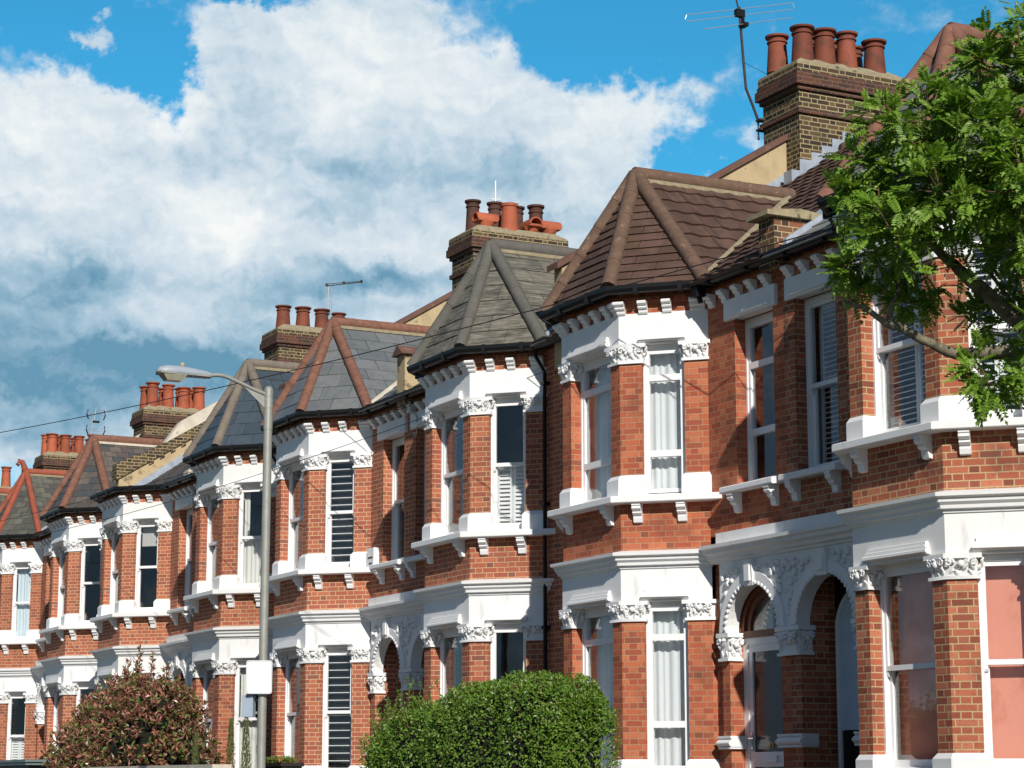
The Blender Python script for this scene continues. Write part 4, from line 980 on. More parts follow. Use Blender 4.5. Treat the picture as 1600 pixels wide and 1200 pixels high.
def door(h, sgn, fr, kind, dd, ac, ar):
    D = -dd
    if kind == 'glazed':
        d = MB(); s0, s1 = 0.205, 1.35
        d.box(fr, s0, s0 + 0.10, D - 0.07, D, -0.35, 1.79); d.box(fr, s1 - 0.10, s1, D - 0.07, D, -0.35, 1.79)
        d.box(fr, s0 + 0.10, s1 - 0.10, D - 0.07, D, 1.70, 1.79)
        ring(d, fr, s0 + 0.10, s1 - 0.10, -0.33, 1.70, 0.085, 0.09, D - 0.06, D - 0.012, 0.15)
        d.box(fr, s0 + 0.185, s1 - 0.185, D - 0.06, D - 0.012, 0.20, 0.38)
        o = d.build('door', WHITE, h, sgn)
        g = MB(); g.box(fr, s0 + 0.18, s1 - 0.18, D - 0.045, D - 0.035, 0.37, 1.62); g.box(fr, s0 + 0.18, s1 - 0.18, D - 0.045, D - 0.035, -0.2, 0.21); g.build('door_glass', FROST, o, sgn)
        l = MB(); l.box(fr, ac - 0.15, ac + 0.15, D - 0.012, D + 0.02, 0.25, 0.335); l.build('letter_box', WHITE, o, sgn)
        k = MB(); k.box(fr, s1 - 0.175, s1 - 0.135, D - 0.012, D + 0.005, 0.40, 0.62); k.tube([fr(s1 - 0.155, D + 0.01, 0.55), fr(s1 - 0.155, D + 0.05, 0.55), fr(s1 - 0.27, D + 0.05, 0.55)], 0.012, 8); k.build('handle', CHROME, o, sgn)
        # the house number in brass on the glass
        for i, ch in enumerate('19'):
            t = bpy.data.curves.new('numeral', 'FONT'); t.body = ch; t.size = 0.09; t.extrude = 0.003
            to = bpy.data.objects.new('numeral', t); COL.objects.link(to)
            dg = bpy.context.evaluated_depsgraph_get(); me = bpy.data.meshes.new_from_object(to.evaluated_get(dg)); COL.objects.unlink(to); bpy.data.objects.remove(to)
            n = MB(); base = fr(ac + 0.07, D - 0.028, 0.42)
            me2 = me.copy(); me2.transform(Matrix.Translation((base.x * sgn + i * 0.055, base.y, base.z + EYE)) @ Matrix.Rotation(R(90), 4, 'X'))
            me2.materials.clear(); me2.materials.append(GOLD); link_part('numeral', me2, o)
        # brown arched fanlight above
        f = MB(); n = 20
        for r0, r1, o0, o1 in ((0.50, 0.585, D - 0.06, D + 0.03), (0.42, 0.50, D - 0.06, D - 0.01)):
            for i in range(n):
                t0, t1 = math.pi * i / n, math.pi * (i + 1) / n
                f.plate(fr, [(ac + r_ * math.cos(t), 1.875 + r_ * math.sin(t)) for t, r_ in ((t0, r0), (t1, r0), (t1, r1), (t0, r1))], o0, o1)
        f.box(fr, s0, s1, D - 0.07, D + 0.02, 1.79, 1.875)
        fo = f.build('fanlight', DOORWOOD, h, sgn)
        g = MB(); g.plate(fr, [(ac + 0.43 * math.cos(math.pi * i / n), 1.875 + 0.43 * math.sin(math.pi * i / n)) for i in range(n + 1)], D - 0.045, D - 0.035); g.build('pane', GLASS, fo, sgn)
        c = MB(); c.box(fr, ac + 0.16, ac + 0.40, D - 0.20, D - 0.18, 1.88, 2.3); c.build('lace', NET, fo, sgn)
    else:
        b = MB(); n = 24; s0, s1 = 0.205, 1.35
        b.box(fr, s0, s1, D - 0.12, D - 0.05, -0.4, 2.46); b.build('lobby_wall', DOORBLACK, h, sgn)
        f = MB(); r0, r1 = 0.44, 0.50
        for i in range(n):
            t0, t1 = math.pi * i / n, math.pi * (i + 1) / n
            f.plate(fr, [(ac + r_ * math.cos(t), 1.80 + r_ * math.sin(t)) for t, r_ in ((t0, r0), (t1, r0), (t1, r1), (t0, r1))], D - 0.049, D + 0.01)
        f.box(fr, ac - r1, ac - r0, D - 0.049, D + 0.01, -0.38, 1.80); f.box(fr, ac + r0, ac + r1, D - 0.049, D + 0.01, -0.38, 1.80)
        o = f.build('door', WHITE, h, sgn)
        p = MB(); p.plate(fr, [(ac - r0, 0.62), (ac + r0, 0.62), (ac + r0, 1.80)] + [(ac + r0 * math.cos(math.pi * i / n), 1.80 + r0 * math.sin(math.pi * i / n)) for i in range(1, n)] + [(ac - r0, 1.80)], D - 0.045, D - 0.015); p.build('upper_panel', DOORGREY, o, sgn)
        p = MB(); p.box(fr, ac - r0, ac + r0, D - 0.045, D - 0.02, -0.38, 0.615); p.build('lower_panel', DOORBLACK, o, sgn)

T_BROWN = (0.29, 0.30, 0.030, 0.022, 0.0); T_SLAB = (0.34, 0.62, 0.016); T_SLATE = (0.31, 0.56, 0.011); T_SLATE_S = (0.20, 0.30, 0.010)
FOURS = lambda x, k='roll', y=4.0: (x, [(y + i * 0.48, k) for i in range(4)])
SA, LT = 'sash', 'light'
HOUSES = [
 ('terraced_house', 5.87, -1, dict(m=1.65, gh=0.62, brick='orange', roof=SLATE_A, stucco=STUCCO_OLD, hip=HIP_TERRA, hipr=0.105, tile=(0.36, 0.62, 0.012), apex=0.12, end_wall=True, door='deep',
   win=dict(front0=(SA, 'paper'), seen0=(SA, 'paper'), hid0=(SA, 'paper'), front1=(SA, 'shutter'), seen1=(SA, 'shutter'), hid1=(SA, 'shutter'), wall=(SA, 'shutter')),
   label='nearest brick house behind the tree, pink paper in its ground floor windows')),
 ('terraced_house', -0.79, 1, dict(m=1.75, gh=0.62, brick='red', roof=TILE_BROWN, hip=HIP_BROWN, hipr=0.105, tile=T_BROWN, front_tile=(0.15, 0.60, 0.022), valley=MORTAR, door='glazed', door_depth=0.20, door_pipe=True, mid='stub',
   win=dict(front0=(LT, 'curtain'), seen0=(LT, 'curtain'), hid0=(LT, 'none'), front1=(LT, 'curtain'), seen1=(LT, 'curtain'), hid1=(LT, 'none'), wall=(LT, 'side_curtain')),
   chimney=dict(y0=3.88, y1=5.90, zt=11.06, seed=3, pots=[(0.27, [(4.13, 'roll'), (4.55, 'roll'), (4.98, 'roll'), (5.52, 'roll')]), (-0.27, [(4.02, 'roll'), (4.58, 'roll'), (5.05, 'roll'), (5.50, 'roll')])]),
   label='brick house with brown tiled bay roof, net curtains and a glazed white front door')),
 ('terraced_house', -5.29, -1, dict(m=1.62, gh=0.61, brick='warm', roof=SLAB_GREY, hip=HIP_GREY, hipr=0.10, hipl=0.6, tile=T_SLAB, door='deep', bed=MORTAR,
   win=dict(front0=(SA, 'none'), seen0=(SA, 'none'), front1=(SA, 'none'), seen1=(SA, 'half_shutter'), wall=(SA, 'none')),
   label='brick house with streaked grey slab bay roof and white half shutters upstairs')),
 ('terraced_house', -11.79, 1, dict(m=1.62, gh=0.60, brick='bright', roof=SLATE_GREY, hip=HIP_TERRA, hipr=0.095, tile=T_SLATE, door='deep', mid='box', valley=COPING_PALE,
   win=dict(front0=(SA, 'none'), seen0=(SA, 'slats'), front1=(SA, 'none'), seen1=(SA, 'slats'), wall=(SA, 'none')),
   chimney=dict(y0=3.60, y1=5.66, zt=10.86, seed=4, pots=[(-0.27, [(3.95, 'dark'), (4.45, 'dark'), (4.95, 'dark'), (5.4, 'dark')]), (0.25, [(3.98, 'cowl_y'), (4.52, 'plain'), (5.02, 'cowl_x'), (5.42, 'cowl_y')])]),
   label='brick house with pale slate bay roof, speckled terracotta hips and white slatted blinds')),
 ('terraced_house', -16.25, -1, dict(m=1.65, gh=0.60, brick='warm', roof=SLATE_BLUE, stucco=STUCCO_OLD, hip=HIP_PALE, hipr=0.095, hipl=0.55, tile=T_SLATE, door='deep',
   win=dict(front0=(SA, 'none'), seen0=(SA, 'half_curtain'), front1=(SA, 'none'), seen1=(SA, 'half_curtain'), wall=(SA, 'none')),
   label='brick house with dark blue slate bay roof, pale hips and cream half curtains')),
 ('terraced_house', -22.81, 1, dict(m=1.63, gh=0.54, brick='bright', roof=SLATE_OLD, hip=HIP_TERRA, tile=T_SLATE_S, flat=True, stucco=STUCCO_OLD, door='deep', mid='fillet',
   win=dict(front0=(SA, 'none'), seen0=(SA, 'none'), front1=(SA, 'none'), seen1=(SA, 'blind'), wall=(SA, 'none')),
   chimney=dict(y0=3.66, y1=5.6, zt=10.90, seed=5, pots=[(0.0, [(3.95, 'roll'), (4.47, 'roll'), (4.97, 'roll'), (5.42, 'roll')])], ph=0.95),
   label='brick house with flat lead bay roof and a roller blind in its dark window')),
 ('terraced_house', -27.15, -1, dict(m=1.57, gh=0.54, brick='bright', roof=SLATE_OLD, hip=HIP_TERRA, hipr=0.105, hipl=0.5, tile=T_SLATE_S, door='deep', bed=COPING_PALE,
   win=dict(front0=(SA, 'none'), seen0=(SA, 'none'), front1=(SA, 'none'), seen1=(SA, 'none'), wall=(SA, 'none')),
   label='brick house with patched mottled slate bay roof and plain dark upstairs windows')),
 ('terraced_house', -33.54, 1, dict(m=1.57, gh=0.57, brick='warm', roof=SLATE_DARK, hip=HIP_RED, hipr=0.085, hipl=0.5, tile=T_SLATE_S, door='deep', mid='fillet', finial=True,
   win=dict(front0=(SA, 'none'), seen0=(SA, 'half_shutter'), front1=(SA, 'blue'), seen1=(SA, 'blue'), wall=(SA, 'none')),
   chimney=dict(y0=3.68, y1=5.56, zt=10.56, seed=6, pm=POT_BRIGHT, ph=1.15, pots=[(0.25, [(3.98, 'roll'), (4.45, 'roll'), (4.92, 'roll'), (5.38, 'roll')]), (-0.27, [(3.95, 'roll'), (4.5, 'roll'), (5.0, 'roll'), (5.4, 'roll')])]), coping_mat=COPING_PALE,
   label='brick house with red hips and a curled finial, pale blue curtains upstairs')),
]
for nm, cx, sg, o in HOUSES: house(nm, cx, sg, o)
FARC = lambda y0, zt, seed, both=True: dict(y0=y0, y1=y0 + 1.85, zt=zt, seed=seed, pm=POT_BRIGHT, ph=1.1, pots=[(0.25, [(y0 + 0.3 + i * 0.46, 'roll') for i in range(4)])] + ([(-0.27, [(y0 + 0.25 + i * 0.5, 'roll') for i in range(4)])] if both else []))
house('terraced_house', -37.94, -1, dict(m=1.6, gh=0.57, brick='warm', roof=SLATE_DARK, hip=HIP_RED, tile=T_SLATE_S, win=dict(front0=(SA, 'none'), seen0=(SA, 'cream'), front1=(SA, 'none'), seen1=(SA, 'cream'), wall=(SA, 'none')), door='deep',  label='far brick house glimpsed beyond the roof with the curled finial'))
house('terraced_house', -44.44, 1, dict(m=1.6, gh=0.6, brick='warm', roof=SLATE_DARK, hip=HIP_RED, tile=T_SLATE_S, win=dict(front0=(SA, 'none'), seen0=(SA, 'cream'), front1=(SA, 'none'), seen1=(SA, 'cream'), wall=(SA, 'none')), door='deep',  mid='fillet', chimney=FARC(3.70, 10.70, 8), coping_mat=COPING_PALE, label='far brick house, only its eight pot chimney rises above the roofs'))
house('terraced_house', -48.84, -1, dict(m=1.6, gh=0.6, brick='warm', roof=SLATE_DARK, hip=HIP_RED, tile=T_SLATE_S, full=False, label='brick house before the last chimney, hidden by nearer roofs'))
house('terraced_house', -55.34, 1, dict(m=1.6, gh=0.6, brick='warm', roof=SLATE_DARK, hip=HIP_RED, tile=T_SLATE_S, full=False, mid='fillet', chimney=dict(y0=3.7, y1=5.55, zt=10.9, pm=POT_BRIGHT, ph=1.4, pots=[(0.2, [(5.2, 'roll')])]), coping_mat=COPING_PALE, label='farthest brick house, a single pot chimney at the left edge'))

# ------------------------------------------------------------------ planting
def rdir(rng):
    while True:
        v = Vector((rng.uniform(-1, 1), rng.uniform(-1, 1), rng.uniform(-1, 1)))
        if 0.05 < v.length < 1: return v.normalized()
def blade(mb, p, d, n, L, W, fold=0.25):
    """one leaf: two half blades meeting on a midrib"""
    d = d.normalized(); s = d.cross(n)
    if s.length < 1e-3: s = d.orthogonal()
    s.normalize(); n = s.cross(d).normalized()
    a, m, t = p, p + d * L * 0.45 - n * L * 0.04, p + d * L - n * L * 0.16
    mb.add([a, m + s * W * 0.5 + n * W * fold, t, m - s * W * 0.5 + n * W * fold, m], [(0, 1, 4), (1, 2, 4), (2, 3, 4), (3, 0, 4)])
def pinnate(mb, p, d, n, L, rng):
    """a rowan leaf: paired leaflets along an arching stalk"""
    d = d.normalized(); s = d.cross(n)
    if s.length < 1e-3: return
    s.normalize(); n = s.cross(d).normalized()
    k = 6; lw = L * 0.15; b = len(mb.v); V, F = [], []
    droop = rng.uniform(0.15, 0.55)
    for i in range(k + 1):
        t = 0.28 + 0.72 * i / k
        c = p + d * L * t * (1 - 0.12 * droop * t) - Vector((0, 0, 1)) * L * droop * t * t * 0.5
        ll = L * (0.33 - 0.13 * abs(t - 0.6) * 1.6)
        sides = (1, -1) if i < k else (0,)
        for q in sides:
            dd = (s * q * 0.9 + d * 0.48).normalized() if q else (d - Vector((0, 0, 0.4 * droop))).normalized()
            w = dd.cross(n).normalized() * lw * 0.5
            e = c + dd * ll - n * ll * 0.18; m = c + dd * ll * 0.5
            V = [c, m + w, e, m - w]; mb.add(V, [(0, 1, 2), (0, 2, 3)])
    mb.tube([p, p + d * L * 0.5 - Vector((0, 0, 1)) * L * droop * 0.125, p + d * L * 0.9 - Vector((0, 0, 1)) * L * droop * 0.42], 0.0016, 3, cap=False)

def rowan():
    t = thing('rowan_tree', 'leafy green rowan tree reaching in over the nearest house from the right', 'tree', (13.6, -5.0, 0))
    wood = MB()
    def limb(pts, r0, r1, n=8):
        P = [Vector(p) for p in pts]; Q = []
        rg = random.Random(len(pts) * 7 + int(r0 * 1000))
        for i in range(len(P) - 1):                                         # subdivide with a little wander and the odd knuckle
            for j in range(4):
                q = P[i].lerp(P[i + 1], j / 4); Q.append(q + rdir(rg) * r0 * (0.12 if j else 0))
        Q.append(P[-1]); k = len(Q)
        wood.tube(Q, [(r0 + (r1 - r0) * i / (k - 1)) * rg.uniform(0.92, 1.10) for i in range(k)], n)
    limb([(-0.25, 0.28, 0.0), (-0.22, 0.29, 0.79), (-0.19, 0.31, 1.61), (-0.14, 0.29, 2.45), (-0.08, 0.24, 3.12)], 0.12, 0.09, 12)
    limb([(-0.14, 0.29, 2.45), (-0.01, 0.19, 3.02), (-0.08, -0.03, 3.7), (-0.14, -0.3, 3.86), (-0.31, -0.52, 3.92), (-0.51, -0.76, 3.91), (-0.64, -0.96, 4.02), (-0.7, -1.06, 4.1), (-0.76, -1.15, 4.13), (-0.82, -1.28, 4.24), (-0.89, -1.39, 4.29)], 0.062, 0.014)
    limb([(-0.74, -1.14, 4.15), (-0.71, -1.14, 4.26), (-0.67, -1.11, 4.34), (-0.65, -1.14, 4.49)], 0.022, 0.010)
    limb([(-0.08, 0.24, 3.12), (-0.11, 0.19, 3.21), (-0.25, -0.1, 3.77), (-0.35, -0.32, 4.11), (-0.45, -0.5, 4.31), (-0.53, -0.65, 4.47), (-0.6, -0.8, 4.62), (-0.66, -0.95, 4.82), (-0.69, -1.08, 5.03)], 0.080, 0.020)
    limb([(-0.08, 0.24, 3.12), (-0.26, 0.34, 3.15), (-0.24, 0.32, 3.93), (-0.24, 0.11, 4.62), (-0.2, -0.08, 4.82), (-0.28, -0.34, 4.87), (-0.32, -0.55, 4.88), (-0.4, -0.65, 4.89), (-0.39, -0.69, 4.99)], 0.066, 0.016)
    limb([(-0.24, 0.32, 3.93), (-0.25, 0.31, 4.87), (-0.16, 0.15, 5.51), (-0.13, -0.18, 5.95)], 0.045, 0.012)
    limb([(-0.24, 0.11, 4.62), (-0.34, -0.05, 5.17), (-0.29, -0.46, 5.5), (-0.42, -0.73, 5.73)], 0.035, 0.010)
    limb([(-0.38, -0.53, 5.03), (-0.72, -0.27, 4.55), (-0.64, -0.07, 4.24)], 0.02, 0.012)
    for tip in ((0.7, 0.9, 5.0), (1.0, 0.3, 4.8), (0.3, 1.2, 5.2), (-0.6, 1.1, 5.3), (0.8, -0.4, 5.2), (0.3, -0.5, 4.9)):
        limb([(-0.10, 0.27, 2.9), (0.1 + tip[0] * 0.3, 0.3 + tip[1] * 0.2, 3.7), tip], 0.05, 0.012)
    wood.build('trunk', BARK, t, smooth=True, zo=0)
    CL_ = [(-0.08, -0.63, 5.69, 0.33), (-0.2, -0.92, 5.31, 0.41), (-0.62, -1.03, 5.13, 0.38), (-0.86, -1.26, 4.92, 0.26), (-0.76, -1.32, 4.58, 0.24), (-0.86, -1.40, 4.5, 0.07), (-0.31, -1.13, 4.72, 0.43), (0.13, -0.88, 5.03, 0.47), (-0.06, -0.21, 5.52, 0.54), (0.16, -0.28, 4.79, 0.61), (-0.72, -0.03, 4.76, 0.28), (-0.89, -0.79, 4.53, 0.2), (-0.97, -1.15, 4.38, 0.08), (-0.26, -0.71, 3.72, 0.19), (-0.26, -0.41, 3.74, 0.24), (-0.86, -0.33, 4.25, 0.14), (-0.46, -0.05, 4.34, 0.32), (0.27, -0.21, 4.05, 0.52), (0.01, 0.44, 5.28, 0.68), (0.08, -0.58, 5.96, 0.18), (0.08, -0.31, 6.05, 0.27), (-0.49, -1.01, 5.42, 0.2), (-1.03, 0.55, 5.23, 0.58), (-0.81, 0.87, 5.79, 0.5), (-1.05, 0.09, 5.13, 0.42), (0.28, 0.25, 4.52, 0.66), (0.6, -0.51, 5.72, 0.34), (-1.37, -0.63, 5.07, 0.28), (-0.72, -0.43, 5.72, 0.24), (-0.03, -0.79, 5.78, 0.2), (-0.98, -0.84, 4.36, 0.13), (-0.26, -0.09, 3.73, 0.31), (-0.68, -1.32, 5.2, 0.13), (-0.53, -1.24, 5.44, 0.17), (-0.73, -1.45, 4.97, 0.10), (-0.37, -1.09, 5.55, 0.18), (0.02, -1.27, 4.84, 0.25), (-0.22, -1.46, 4.57, 0.25), (0.19, -1.08, 5.24, 0.25), (0.41, -0.93, 4.78, 0.38),
           (0.7, 0.9, 5.0, 0.6), (1.0, 0.3, 4.8, 0.6), (0.3, 1.2, 5.2, 0.6), (-0.6, 1.1, 5.3, 0.5), (0.8, -0.4, 5.2, 0.5), (0.3, 0.5, 5.9, 0.5), (0.8, 0.2, 4.1, 0.4)]
    rng = random.Random(11); lv = MB(); tw = MB()
    for x, y, z, r in CL_:
        c = Vector((x, y, z)); k = int(30 + 900 * r * r)
        for _ in range(max(5, int(k / 5.5))):                              # twigs, each ending in a spray of leaves
            o = rdir(rng); o.z = o.z * 0.85 + 0.1; rad = r * rng.uniform(0.35, 1.12)
            tip = c + o * rad
            if rng.random() < 0.6: tw.tube([c + o * rad * 0.3, c + o * rad * 0.7 + Vector((0, 0, 0.02)), tip], [0.006, 0.004, 0.002], 4, cap=False)
            for j in range(rng.randint(5, 7)):
                d = (o * 0.7 + rdir(rng) * 0.9 + Vector((0, 0, 0.05))).normalized()
                n = (Vector((0.25, -0.35, 1.0)) + rdir(rng) * 0.55).normalized()
                pinnate(lv, tip - d * 0.01 + rdir(rng) * 0.02, d, n, rng.uniform(0.12, 0.19), rng)
    for px in ((-0.75, -1.0, 5.35), (0.05, -0.62, 6.22), (-0.1, -0.85, 6.0), (-0.35, -1.15, 5.62), (0.15, -0.45, 6.32), (-0.62, -1.3, 5.2)):       # young shoots standing clear
        q = Vector(px); b = q - Vector((-0.05, 0.02, 0.35)); tw.tube([b, b.lerp(q, 0.5) + Vector((0.01, 0, 0)), q], [0.006, 0.004, 0.002], 4)
        for j in range(6):
            d = (rdir(rng) + Vector((0, 0, 0.3))).normalized(); pinnate(lv, b.lerp(q, rng.uniform(0.5, 1)), d, Vector((0.2, -0.3, 1)), rng.uniform(0.07, 0.12), rng)
    lv.build('crown', ROWAN, t, raw=True, zo=0); tag(tw.build('twigs', TWIG, t, raw=True, zo=0), kind='stuff')
rowan()

def hedge():
    t = thing('privet_hedge', 'clipped bright green privet hedge in front of the brown roofed house', 'hedge', (2.30, -4.0, 0))
    rng = random.Random(4); lv = MB(); core = MB(); tw = MB()
    cx, hx, hy = 0.0, 2.50, 0.60
    def top(x):                                   # uneven clipped top, lower and looser at the far end
        u = (x + hx) / (2 * hx)
        return 0.60 + 0.52 * min(1, u * 1.35) ** 0.9 - 0.28 * max(0, (u - 0.72) / 0.28) ** 2.2 + 0.04 * math.sin(x * 4.1) + 0.03 * math.sin(x * 9.7 + 1)
    def surf(x, a):                               # a: 0 = road face low .. 1 = back face low
        zt = top(x); ed = max(0.0, abs(x) / hx); shrink = math.sqrt(max(0.02, 1 - ed ** 6))
        w = hy * shrink * (1 + 0.10 * math.sin(x * 3.3) + 0.07 * math.sin(x * 7.1 + 2))
        th = math.pi * a
        e = 0.55
        cx_, sx_ = math.cos(th), math.sin(th)
        y = -w * (abs(cx_) ** e) * (1 if cx_ > 0 else -1)
        z = -0.9 + (zt + 0.9) * (abs(sx_) ** (e * 0.8))
        return Vector((x, y, z))
    N, M = 30, 14
    pts = [surf(-hx * 0.985 + 2 * hx * 0.985 * i / N, j / M) * 1.0 for i in range(N + 1) for j in range(M + 1)]
    pts = [Vector((p.x * 0.96, p.y * 0.82, p.z - 0.09)) for p in pts]
    fc = [(i * (M + 1) + j, i * (M + 1) + j + 1, (i + 1) * (M + 1) + j + 1, (i + 1) * (M + 1) + j) for i in range(N) for j in range(M)]
    fc += [tuple(range(M + 1)), tuple(range(N * (M + 1), (N + 1) * (M + 1)))[::-1]]
    core.add(pts, fc); core.build('dark_core', CORE, t)  # solid filler added under the leaves, coloured as the hedge's inner shade
    holes = [(Vector((-0.75, -0.62, 0.55)), 0.17)]
    for _ in range(30000):
        if rng.random() < 0.16:
            x = rng.choice((-1, 1)) * hx * rng.uniform(0.93, 1.0)
        else: x = rng.uniform(-hx, hx)
        a = rng.uniform(0.0, 0.80); p = surf(x, a); p2 = surf(x, a + 0.01); p3 = surf(min(hx, x + 0.02), a)
        n = (p2 - p).cross(p3 - p)
        n = n.normalized() if n.length > 1e-9 else Vector((0, -1, 0))
        if n.dot(p - Vector((x * 0.9, 0, 0.0))) < 0: n = -n
        dep = rng.random() ** 2 * 0.16
        p = p - n * (dep - 0.03 + 0.05 * math.sin(x * 11 + p.z * 9) * math.sin(p.z * 13 + x * 5))
        if any((p - h).length < r for h, r in holes): continue
        d = (n * 0.7 + rdir(rng) * 0.9 + Vector((0, 0, 0.35))).normalized()
        blade(lv, p, d, (n + rdir(rng) * 0.7 + Vector((0.2, -0.1, 0.5))).normalized(), rng.uniform(0.035, 0.058), rng.uniform(0.018, 0.026))
    for _ in range(5000):                                                  # the two trimmed ends
        e = rng.choice((-1, 1)); y = rng.uniform(-0.5, 0.5); z = rng.uniform(-0.5, top(e * hx * 0.97) - 0.10)
        p = Vector((e * hx * (0.985 - 0.10 * (y / 0.5) ** 4 + rng.uniform(-0.05, 0.02)), y, z)); n = Vector((e, y * 0.6, 0.1)).normalized()
        blade(lv, p, (n * 0.7 + rdir(rng) * 0.9 + Vector((0, 0, 0.35))).normalized(), (n + rdir(rng) * 0.7 + Vector((0.2, -0.1, 0.5))).normalized(), rng.uniform(0.035, 0.058), rng.uniform(0.018, 0.026))
    for i in range(84):                                                    # loose shoots, most of them at the far end
        x = rng.uniform(-hx, -hx * 0.35) if i < 48 else rng.uniform(-hx, hx * 0.98)
        p = surf(x, rng.uniform(0.25, 0.6)); L = rng.uniform(0.12, 0.42) if i < 48 else rng.uniform(0.06, 0.18)
        d = (Vector((rng.uniform(-0.7, 0.3), rng.uniform(-0.3, 0.2), 1))).normalized(); q = p + d * L
        tw.tube([p - d * 0.1, p, q], [0.006, 0.005, 0.002], 4)
        for k in range(int(L * 70)):
            blade(lv, p.lerp(q, rng.random()), (rdir(rng) + d * 0.6).normalized(), rdir(rng), rng.uniform(0.035, 0.055), 0.022)
    lv.build('foliage', PRIVET, t, raw=True); tag(tw.build('shoots', TWIG, t, raw=True), kind='stuff')
hedge()

def photinia():
    t = thing('photinia_bush', 'rounded red leaved bush below the far bays, left of the lamp post', 'bush', (-14.0, -3.0, 0))
    rng = random.Random(9); lv = MB(); tw = MB(); core = MB()
    LO = [(0, 0, -0.1, 1.05), (-0.75, 0.1, 0.0, 0.95), (0.75, -0.1, 0.25, 0.85), (-0.2, 0.1, 0.75, 0.80), (0.45, 0, 0.80, 0.72), (-0.78, 0.2, 0.72, 0.62), (0.05, 0.1, 1.05, 0.52), (0.82, 0.2, 0.78, 0.58), (-0.45, 0.2, 1.0, 0.50), (1.05, 0.3, 0.0, 0.6), (-1.05, -0.2, -0.1, 0.7), (0.5, 0.2, 1.08, 0.42)]
    LO = [(x * 1.78, y, z * 0.98 + 0.20 + 0.16 * abs(x), r * 1.24) for x, y, z, r in LO]
    for x, y, z, r in LO: core.ell((x, y, z), (r * 0.60, r * 0.60, r * 0.60), 10, 8)
    core.build('dark_core', CORE, t)  # solid lobes added to stop see-through, coloured as the bush's inner shade
    for x, y, z, r in LO:
        c = Vector((x, y, z))
        for _ in range(int(760 * r * r)):
            o = rdir(rng); tip = c + o * r * rng.uniform(0.72, 1.06)
            if any((tip - Vector(l[:3])).length < l[3] * 0.70 for l in LO): continue
            ax = (o + Vector((0, 0, 0.55)) + rdir(rng) * 0.35).normalized()
            tw.tube([tip - ax * 0.16, tip], [0.006, 0.003], 4, cap=False)
            for j in range(rng.randint(4, 7)):
                d = (ax * 0.75 + rdir(rng) * 0.75).normalized()
                blade(lv, tip - ax * rng.uniform(0, 0.12), d, (ax + rdir(rng) * 0.8).normalized(), rng.uniform(0.085, 0.135), rng.uniform(0.036, 0.052), 0.30)
    for q, L in (((0.1, 0.1, 2.42), 0.85), ((0.2, 0.0, 2.2), 0.6), ((0.0, 0.1, 2.25), 0.6), ((0.55, 0.2, 2.3), 0.5), ((-1.15, 0.2, 2.1), 0.6), ((1.35, 0.2, 2.1), 0.5), ((-0.6, 0.1, 2.2), 0.4)):
        q = Vector(q); b = q - Vector((rng.uniform(-0.1, 0.1), 0, L)); tw.tube([b, q], [0.010, 0.004], 5)
        for k in range(int(L * 60)):
            p = b.lerp(q, rng.uniform(0.15, 1)); blade(lv, p, (Vector((0, 0, 0.8)) + rdir(rng)).normalized(), rdir(rng), rng.uniform(0.08, 0.12), 0.038, 0.35)
    lv.build('foliage', PHOTINIA, t, raw=True); tag(tw.build('stems', TWIG, t, raw=True), kind='stuff')
photinia()

def spire(x, y, ztop, label, lean, seed):
    t = thing('conifer_spire', label, 'shrub', (x, y, 0), 'slim young conifers in the front garden'); rng = random.Random(seed); lv = MB(); st = MB()
    st.tube([(0, 0, -1.1), (lean * 0.5, 0, ztop - 0.6), (lean, 0, ztop)], [0.015, 0.010, 0.004], 6)
    H = ztop + 1.1
    for _ in range(1700):
        u = rng.random() ** 0.8; zz = -1.0 + H * u; r = 0.15 * (1 - u) ** 0.75 + 0.012
        a = rng.uniform(0, 6.283); q = Vector((lean * u + r * math.cos(a) * rng.uniform(0.5, 1), r * math.sin(a) * rng.uniform(0.5, 1), zz))
        blade(lv, q, Vector((0.35 * math.cos(a), 0.35 * math.sin(a), 1)) + rdir(rng) * 0.3, Vector((math.cos(a), math.sin(a), 0.2)), rng.uniform(0.04, 0.075), 0.012)
    lv.build('foliage', CONIFER, t, raw=True); st.build('stem', TWIG, t)
spire(-10.12, -2.5, 0.92, 'slim dark conifer spire just right of the red bush', 0.05, 1)
spire(-9.30, -2.5, 1.02, 'paler conifer spire beside the lamp post', -0.06, 2)
spire(-11.3, -2.7, 0.72, 'low conifer spire in front of the red bush', 0.03, 3)

def planter(x, y, label, top, seed):
    t = thing('planter_box', label, 'planter', (x, y, 0)); rng = random.Random(seed)
    b = MB(); b.prism([(-0.5, -0.18), (0.5, -0.18), (0.5, 0.18), (-0.5, 0.18)], -1.08, top); b.prism([(-0.53, -0.21), (0.53, -0.21), (0.53, 0.21), (-0.53, 0.21)], top - 0.05, top + 0.01); b.build('box', FASCIA, t)
    lv = MB()
    for _ in range(500):
        p = Vector((rng.uniform(-0.45, 0.45), rng.uniform(-0.14, 0.14), top - 0.02 + rng.random() * 0.1)); blade(lv, p, rdir(rng) + Vector((0, 0, 0.8)), rdir(rng), rng.uniform(0.05, 0.09), 0.035)
    lv.build('plants', PLANTER_LEAF, t, raw=True)
planter(-10.75, -1.35, 'black planter box with small bedding plants under the bay with slatted blinds', 0.33, 3)

